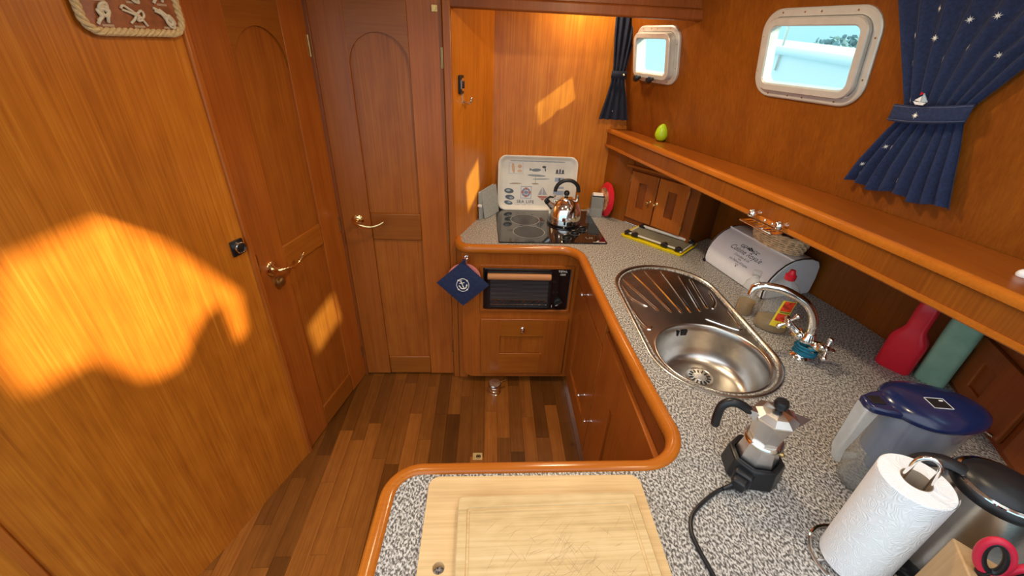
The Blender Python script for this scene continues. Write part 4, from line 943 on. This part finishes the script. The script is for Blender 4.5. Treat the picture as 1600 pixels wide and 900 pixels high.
def paper_mat():
    m, n, b = mat_base('embossed kitchen paper'); t = N(n,'ShaderNodeTexCoord'); mp = N(n,'ShaderNodeMapping'); mp.inputs['Scale'].default_value = (1,1,1)
    n.links.new(t.outputs['Object'], mp.inputs[0]); no = N(n,'ShaderNodeTexNoise'); no.inputs['Scale'].default_value = 46; no.inputs['Detail'].default_value = 0; no.inputs['Distortion'].default_value = .3
    n.links.new(mp.outputs[0], no.inputs['Vector'])
    ma = N(n,'ShaderNodeMath', operation='MULTIPLY'); ma.inputs[1].default_value = 85; n.links.new(no.outputs['Fac'], ma.inputs[0])
    sn = N(n,'ShaderNodeMath', operation='SINE'); n.links.new(ma.outputs[0], sn.inputs[0])
    bp = N(n,'ShaderNodeBump'); bp.inputs['Strength'].default_value = .35; bp.inputs['Distance'].default_value = .0012; n.links.new(sn.outputs[0], bp.inputs['Height']); n.links.new(bp.outputs[0], b.inputs['Normal'])
    b.inputs['Base Color'].default_value = (.84,.85,.87,1); b.inputs['Roughness'].default_value = .95; b.inputs['Specular IOR Level'].default_value = .1; return m
MB().lathe([(.0215,0),(.0495,0),(.0510,.0015),(.0510,.2335),(.0495,.235),(.0215,.235)],56,False,False).build('paper', paper_mat(), kr, angle=40)
MB().lathe([(.0215,.235),(.0205,.2352),(.0205,-.0),(.0215,0)],32,False,False).build('card_tube', pm('card tube',(.42,.33,.24),.9), kr)
mb = MB(); mb.loft([[((.0512+.0028*max(0,t)**2)*math.cos(R(-100+t*62)), (.0512+.0028*max(0,t)**2)*math.sin(R(-100+t*62)), z) for z in (.001,.234)] for t in np.linspace(0,1,12)],False,False,closed=False)
mb.build('loose_sheet', bpy.data.materials['embossed kitchen paper'], kr)

# ------------------------------------------------------------------ electric kettle
ek = thing('electric_kettle', 'brushed steel electric kettle with black lid and handle behind the kitchen roll', 'kettle', M=T(.838,.392,CZ)@Rz(-35)@Matrix.Scale(1.03,4))
MB().lathe([(.070,.0004),(.078,.003),(.078,.016),(.074,.020)],40).build('power_base', M_black, ek)
MB().lathe([(.074,.0205),(.0765,.024),(.075,.07),(.068,.14),(.060,.200),(.0585,.212)],48).build('body', M_steel, ek)
MB().lathe([(.077,.0205),(.0778,.024),(.0772,.044),(.0762,.046)],40,False,False).build('lower_band', M_black, ek)
MB().lathe([(.0595,.210),(.061,.214),(.060,.222),(.056,.226)],40).build('collar', M_black, ek)
MB().lathe([(.0575,.222),(.0560,.2275),(.052,.229)],40,False,False).build('chrome_ring', M_chrome, ek)
MB().lathe([(.054,.226),(.050,.233),(.036,.240),(.014,.243),(.001,.2435)],36,sx=1,sy=.9).build('lid', M_black, ek)
MB().tube(smooth_path([(-.046,.0,.226),(-.074,0,.230),(-.100,0,.216),(-.112,0,.180),(-.112,0,.120),(-.092,0,.070),(-.070,0,.055)],5),.011,12,flat=(.8,1.3)).build('handle', M_black, ek)
MB().prism([(.048,-.020),(.080,-.006),(.080,.006),(.048,.020)],.170,.218,'xy').build('spout', M_steel, ek, bevel=.003)

# ------------------------------------------------------------------ knife block and scissors
kb = thing('knife_block', 'tan wooden utensil block at the bottom right corner holding the scissors', 'knife block', M=T(.728,.258,CZ)@Rz(-28))
MB().prism([(-.060,.0005),(.060,.0005),(.060,.170),(-.060,.212)], -.045, .045, 'xz').build('block', M_block, kb, bevel=.003)
mb = MB(); SL = Matrix(((1,0,0,0),(0,1,0,0),(0,0,1,0),(0,0,0,1)))
mb.at(T(0,0,.1925)@Ry(19.3)).box(-.048,-.006,-.002,.048,.006,.0006).build('slot', M_dark2, kb, smooth=False)
sc = thing('scissors', 'kitchen scissors with red and black looped handles standing in the wooden block', 'scissors', M=T(.704,.272,CZ+.192)@Rz(-28)@Ry(8))
def loop3(cx,cz,a,b,rot,n=30): 
    r_ = R(rot); return [(cx+a*math.cos(t)*math.cos(r_)-b*math.sin(t)*math.sin(r_), 0, cz+a*math.cos(t)*math.sin(r_)+b*math.sin(t)*math.cos(r_)) for t in np.linspace(0,2*PI,n+1)[:-1]]
for s_,rot in ((-1,118),(1,62)):
    o = MB().tube(loop3(s_*.023,.050,.034,.0165,rot),.0052,10,closed=True).build('handle_loop', M_redg, sc); 
    MB().tube(loop3(s_*.023,.050,.0290,.0115,rot),.0045,10,closed=True).build('inner_grip', M_black, o)
    MB().tube([(s_*.018,0,.022),(s_*.006,0,.0),(-s_*.002,0,-.03)],[.008,.007,.005],10).build('shank', M_black, sc)
MB().box(-.010,-.0015,-.10,.010,.0015,-.01).build('blade', M_steelr, sc, smooth=False)
st = thing('sharpening_steel', 'dark handled kitchen tool with a pale ring end between the scissor loops', 'tool', M=T(.700,.244,CZ+.19)@Ry(8))
MB().lathe([(.008,-.02),(.010,.02),(.011,.045),(.009,.052)],18).build('handle', M_black, st)
MB().at(T(0,0,.052)).tube([(.0085*math.cos(t),.0085*math.sin(t),.002) for t in np.linspace(0,2*PI,24)[:-1]],.0022,8,closed=True).build('ring', M_whitet, st)

# ------------------------------------------------------------------ curtains
def curtain_fn(rows, yfn, npl, amp0, off):
    zs = [r[0] for r in rows]
    def f(u, v):
        z = zs[0]+(zs[-1]-zs[0])*v; zz = -z
        a = np.interp(zz, [-q for q in zs], [r[1] for r in rows]); b = np.interp(zz, [-q for q in zs], [r[2] for r in rows]); am = np.interp(zz, [-q for q in zs], [r[3] for r in rows])
        y = a+(b-a)*u
        return yfn(y, z, off + am*(.5+.5*math.sin(2*PI*npl*u + .6*math.sin(7*u))) )
    return f
cur = thing('curtain', 'navy curtain with white stars gathered by a tieback beside the large porthole', 'curtain', (hull(1.05,1.55),1.05,1.55))
Lc = rel(cur)
rowsA = [(1.93,1.215,.62,.016),(1.79,1.192,.80,.016),(1.684,1.155,.905,.014),(1.60,1.128,.968,.010),(1.575,1.120,.985,.008),(1.545,1.118,.985,.008),(1.50,1.145,.974,.012),(1.42,1.185,.960,.018),(1.352,1.212,.948,.020)]
fA = curtain_fn(rowsA, lambda y,z,d: Vector((hull(y,z)-d, y, z)), 8, .02, .014)
def fA2(u,v):
    p = fA(u,v)
    if v > .97: p = p + Vector((0,0,.006*math.sin(u*PI*5)))
    return p
MB().at(Lc).grid(fA2, 96, 60).build('cloth', M_navy, cur, angle=180)
mb = MB().at(Lc)
mb.grid(lambda u,v: Vector((hull(1.13-.16*u,1.56)-.034-.010*math.sin(PI*u), 1.128-.155*u, 1.578-.040*v+.020*u*u-.006)), 20, 3)
tb = mb.build('tieback', M_navy, cur, solid=.003)
mb = MB().at(Lc)
for v_ in (.1,.9): mb.tube([Vector((hull(1.13-.16*u,1.56)-.0365-.010*math.sin(PI*u), 1.128-.155*u, 1.578-.040*v_+.020*u*u-.006)) for u in np.linspace(0,1,20)], .0005, 4)
tag(mb.build('stitching', pm('blue thread',(.16,.20,.34),.8), tb), kind='stuff')
def on(f, u, v):
    p = f(u,v); du = f(min(1,u+.004),v)-f(max(0,u-.004),v); dv = f(u,min(1,v+.004))-f(u,max(0,v-.004)); n_ = du.cross(dv).normalized()
    if n_.x > 0: n_ = -n_
    return p, n_
def stars(f, uv, r, Lm, name, parent):
    mb = MB().at(Lm)
    for u,v in uv:
        p, n_ = on(f,u,v); x_ = Vector((0,1,0)); x_ = (x_-n_*x_.dot(n_)).normalized(); y_ = n_.cross(x_)
        pts = []
        for k in range(16):
            rr = r*(1 if k%2==0 else .35)*(1 if k%4==0 else .8); a = 2*PI*k/16; pts.append(p+n_*.0022+x_*rr*math.cos(a)+y_*rr*math.sin(a))
        mb.add(pts+[p+n_*.0026], [(k,(k+1)%16,16) for k in range(16)])
    return tag(mb.build(name, M_whitet, parent, smooth=False), kind='stuff')
uv = [(.22,.27),(.13,.36),(.27,.37),(.42,.31),(.55,.30),(.72,.33),(.62,.22),(.5,.40),(.12,.46),(.37,.44),(.72,.42),(.10,.60),(.18,.63),(.55,.64),(.17,.80),(.22,.80),(.06,.90),(.12,.94),(.52,.93),(.3,.15),(.7,.12),(.5,.1)]
stars(fA, uv, .0085, Lc, 'star_print', cur)
stars(lambda u,v: Vector((hull(1.13-.16*u,1.56)-.0365-.010*math.sin(PI*u), 1.128-.155*u, 1.578-.040*v+.020*u*u-.006)), [(.42,.55)], .0085, Lc, 'star_print', tb)
mb = MB().at(Lc)
for u in (.14,.27,.39,.52,.64,.77,.88): mb.tube([on(fA,u,v)[0]+on(fA,u,v)[1]*.0006 for v in np.linspace(.0,.995,60)], .0005, 4)
tag(mb.build('pinstripe', pm('pinstripe thread',(.05,.07,.15),.8), cur), kind='stuff')
# sailing boat pin
py_, pz_ = 1.058, 1.590
pn_ = thing('boat_pin', 'tiny white sailboat pin with a red pennant on the curtain tieback', 'pin', M=frame((hull(py_,pz_)-.050,py_,pz_), (.25,-.94,0), (-.2,0,1)))
MB().prism([(-.016,-.006),(.012,-.006),(.007,-.012),(-.010,-.012)],-.003,.0,'xz').build('hull', M_white, pn_, smooth=False)
MB().prism([(.0005,-.005),(.014,-.004),(.001,.014)],-.003,.0,'xz').build('sail', pm('pale blue sail',(.45,.58,.72),.5), pn_, smooth=False)
MB().prism([(-.001,-.005),(-.014,-.003),(-.001,.008)],-.003,.0,'xz').build('sail', M_white, pn_, smooth=False)
MB().prism([(-.006,.009),(.001,.013),(-.006,.016)],-.003,.0,'xz').build('pennant', M_red, pn_, smooth=False)

cu2 = thing('curtain', 'dark navy curtain gathered by a tieback in the corner left of the far porthole', 'curtain', (.62,2.26,1.55))
Lc2 = rel(cu2)
rowsB = [(1.83,.560,.672,.014),(1.70,.570,.662,.014),(1.57,.586,.646,.010),(1.545,.586,.644,.008),(1.515,.584,.650,.010),(1.45,.572,.668,.016),(1.345,.548,.694,.020)]
fB = curtain_fn(rowsB, lambda x,z,d: Vector((x, 2.282-d+ (x-.55)*-.12, z)), 4, .02, .010)
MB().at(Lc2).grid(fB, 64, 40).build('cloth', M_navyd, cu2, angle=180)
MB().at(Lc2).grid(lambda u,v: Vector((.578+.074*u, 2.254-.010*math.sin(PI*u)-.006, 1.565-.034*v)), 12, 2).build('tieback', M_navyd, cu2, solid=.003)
uvB = [(.12,.06),(.62,.07),(.06,.50),(.15,.88),(.45,.92),(.7,.9)]
stars(fB, uvB, .0040, Lc2, 'star_print', cu2)
MB().at(Lc2@T(.634,2.236,1.55)).ball((0,0,0),.006).build('button', M_steelr, cu2)

# ------------------------------------------------------------------ knot board
U_ = Vector((.351,.936,0)); kbM = frame(tuple(lp(-.127)+Vector((.006,-.002,1.648))), tuple(U_), (0,0,1))
kbd = thing('knot_board', 'framed teak board of sailor knots with a twisted rope border on the left panel', 'picture', M=kbM)
W_, H_ = .222, .30
MB().at(T(0,0,H_/2)@Rx(90)).prism(rrect(W_,H_,.030,6), .0005, .008, 'xy').build('backing_board', pm('dark varnished board',(.30,.095,.030),.3,0,.25,60,coat=.3), kbd, bevel=.001)
rp = [Vector((p[0],-.008,p[1]+H_/2)) for p in rrect(W_,H_,.030,8)]
# resample the border evenly
dense = []; 
for i in range(len(rp)):
    a,b = rp[i], rp[(i+1)%len(rp)]; k_ = max(1,int((b-a).length/.0016))
    dense += [a+(b-a)*j/k_ for j in range(k_)]
mbs = []
cum = 0
for st_ in range(3):
    pts = []
    for i,p in enumerate(dense):
        t = (dense[(i+1)%len(dense)]-dense[i-1]).normalized(); n1 = Vector((0,1,0)).cross(t); ph = 2*PI*i/ (len(dense)/25) + st_*2*PI/3
        pts.append(p+n1*.0046*math.cos(ph)+Vector((0,-.0046*math.sin(ph),0)))
    MB().tube(pts, .0046, 7, closed=True).build('rope_strand', M_rope, kbd)
def knot(cx, cz, kind):
    mb = MB()
    def P(pts, n=6): return smooth_path([(cx+x,-.0105-y,cz+z) for x,z,y in pts], n)
    if kind == 0:
        mb.tube(P([(-.016,-.020,0),(-.010,-.010,.004),(.002,-.002,0),(-.004,.010,.004),(.008,.014,0),(.012,.004,.005),(.002,-.004,.005),(-.006,.002,.002),(-.002,.016,.005),(.012,.020,.003),(.014,.010,0)]), .0034, 7)
        mb.tube(P([(.006,-.016,.0),(.006,-.006,.005),(.012,.000,.001),(.004,.008,.005),(-.008,.006,.001),(-.006,-.006,.005),(-.014,-.014,.001)]), .0034, 7)
    elif kind == 1:
        mb.tube(P([(-.026,.012,0),(-.020,.018,.002),(-.008,.010,.004),(.004,.004,.002),(.014,.010,.004),(.020,.004,.002),(.014,-.004,.004),(.002,.0,.004),(-.012,.006,.002),(-.024,.010,0)]), .0026, 7)
        mb.tube(P([(-.014,-.016,0),(-.006,-.008,.004),(.006,.002,.001),(.010,-.008,.004),(.002,-.010,.002),(.008,-.004,.005),(.022,-.020,0)]), .0026, 7)
    else:
        mb.tube(P([(-.022,.018,0),(-.010,.012,.003),(.004,.0,.004),(.016,-.014,.002),(.018,-.022,.0),(.008,-.020,.002),(.0,-.008,.004),(.008,.004,.004),(.018,-.004,.002),(.022,-.014,.0)]), .003, 7)
        mb.tube(P([(-.020,.012,0),(-.008,.006,.004),(.002,-.006,.001),(.010,-.016,.004),(.014,-.008,.004),(.004,.002,.006),(-.010,.016,.002)]), .003, 7)
    return mb.build('knot', M_cord, kbd)
for r_,zz in enumerate((.034,.082,.130,.178,.226,.268)):
    for c_,xx in enumerate((-.068,.0,.070)):
        if r_ < 3 or True:
            knot(xx, zz, (c_+r_)%3)
            lb = MB().box(xx-.012+.004,-.0092,zz-.0245,xx+.012+.004,-.0078,zz-.020).build('name_plate', M_label, kbd, smooth=False)

# ------------------------------------------------------------------ hob lamp, then three added fill lamps (ceiling, out of view)
M_glow = pm('lamp diffuser', (.9,.85,.75), .5, 0, .01, emit=((1.0,.80,.55),6))
def lamp(x,y,z,e,label,r=.045,col=(1.0,.78,.50)):
    t = thing('ceiling_light', label, 'lamp', (x,y,z))
    MB().lathe([(r+.012,-.0),(r+.012,-.006),(r+.004,-.010),(r,-.008)],28,False,False).build('rim', M_brass, t)
    MB().lathe([(.001,-.004),(r,-.004),(r,-.007),(.001,-.008)],28).build('diffuser', M_glow, t)
    l = bpy.data.lights.new('bulb','AREA'); l.shape='DISK'; l.size = r*2; l.energy = e; l.color = col
    o = bpy.data.objects.new('bulb', l); COL.objects.link(o); o.parent = t; o.location = (0,0,-.012); return t
lamp(.42,2.16,1.949,3.6,'brass rimmed ceiling lamp above the hob behind the header')
lamp(.35,1.30,1.949,8.5,'added brass rimmed fill lamp over the middle of the galley')
lamp(-.35,.95,1.949,2.6,'added brass rimmed fill lamp over the passage floor')
lamp(.72,.62,1.949,2.0,'added brass rimmed fill lamp over the near worktop')

# ------------------------------------------------------------------ outside
nbt = thing('neighbour_boat', 'white neighbouring boat seen through the portholes with a rounded rail', 'boat', (3.3,4.5,0))
def rz_(y): return 1.656+.0555*(y-4.15)
MB().prism([(-7,-1),(13,-1),(13,rz_(13)-.03),(-7,rz_(-7)-.03)],.0,2.2,'yz').build('topsides', M_hullw, nbt, smooth=False)
for o_b in [bpy.data.objects['topsides']]: o_b.location = (0,-4.5,0)
MB().tube([(-.02,-11.5,rz_(-7)-.02),(-.02,8.5,rz_(13)-.02)],.045,12).build('rail', M_hullw, nbt)
MB().box(.15,6.2,1.5,2.0,8.4,2.9).build('cabin', M_hullw, nbt, bevel=.1)
MB().tube([(-.02,1.12,1.5),(-.02,1.12,2.9)],.035,10).build('post', M_hullw, nbt)
MB().tube([(-.02,.86,1.5),(-.02,.86,2.9)],.012,8).build('post', M_steelr, nbt)
M_leaf = pm('hazy foliage', (.20,.31,.33), .9, 0, .35, 3)
tl = ['low hazy bush nearest the white post outside the large porthole','hazy round tree left of the middle of the large porthole','broad hazy tree right of the middle of the large porthole','tallest hazy tree at the right of the large porthole']
for i,(x_,y_,tz) in enumerate(((12.0,20.6,-.10),(12.4,18.6,-.12),(12.0,16.2,.02),(12.2,13.9,.16))):
    t = thing('tree', tl[i], 'tree', (x_,y_,tz), group='trees beyond the boat')
    mb = MB()
    for k in range(420):
        d = Vector((random.gauss(0,1),random.gauss(0,1),random.gauss(0,1))).normalized()*random.uniform(.3,1.1)
        r_ = random.uniform(.07,.15); mb.at(T(d.x*1.1,d.y*1.1,1.62+tz+d.z*.72*(1-.25*abs(math.sin(3*d.x+i))))@Rx(random.uniform(0,180))@Rz(random.uniform(0,180))).ball((0,0,0),r_,r_*.35,r_*.7,5,3)
    tag(mb.build('crown', M_leaf, t), kind='stuff')
    MB().tube([(0,0,0),(0,0,1.3)],[.14,.09],8).build('trunk', M_dark, t)
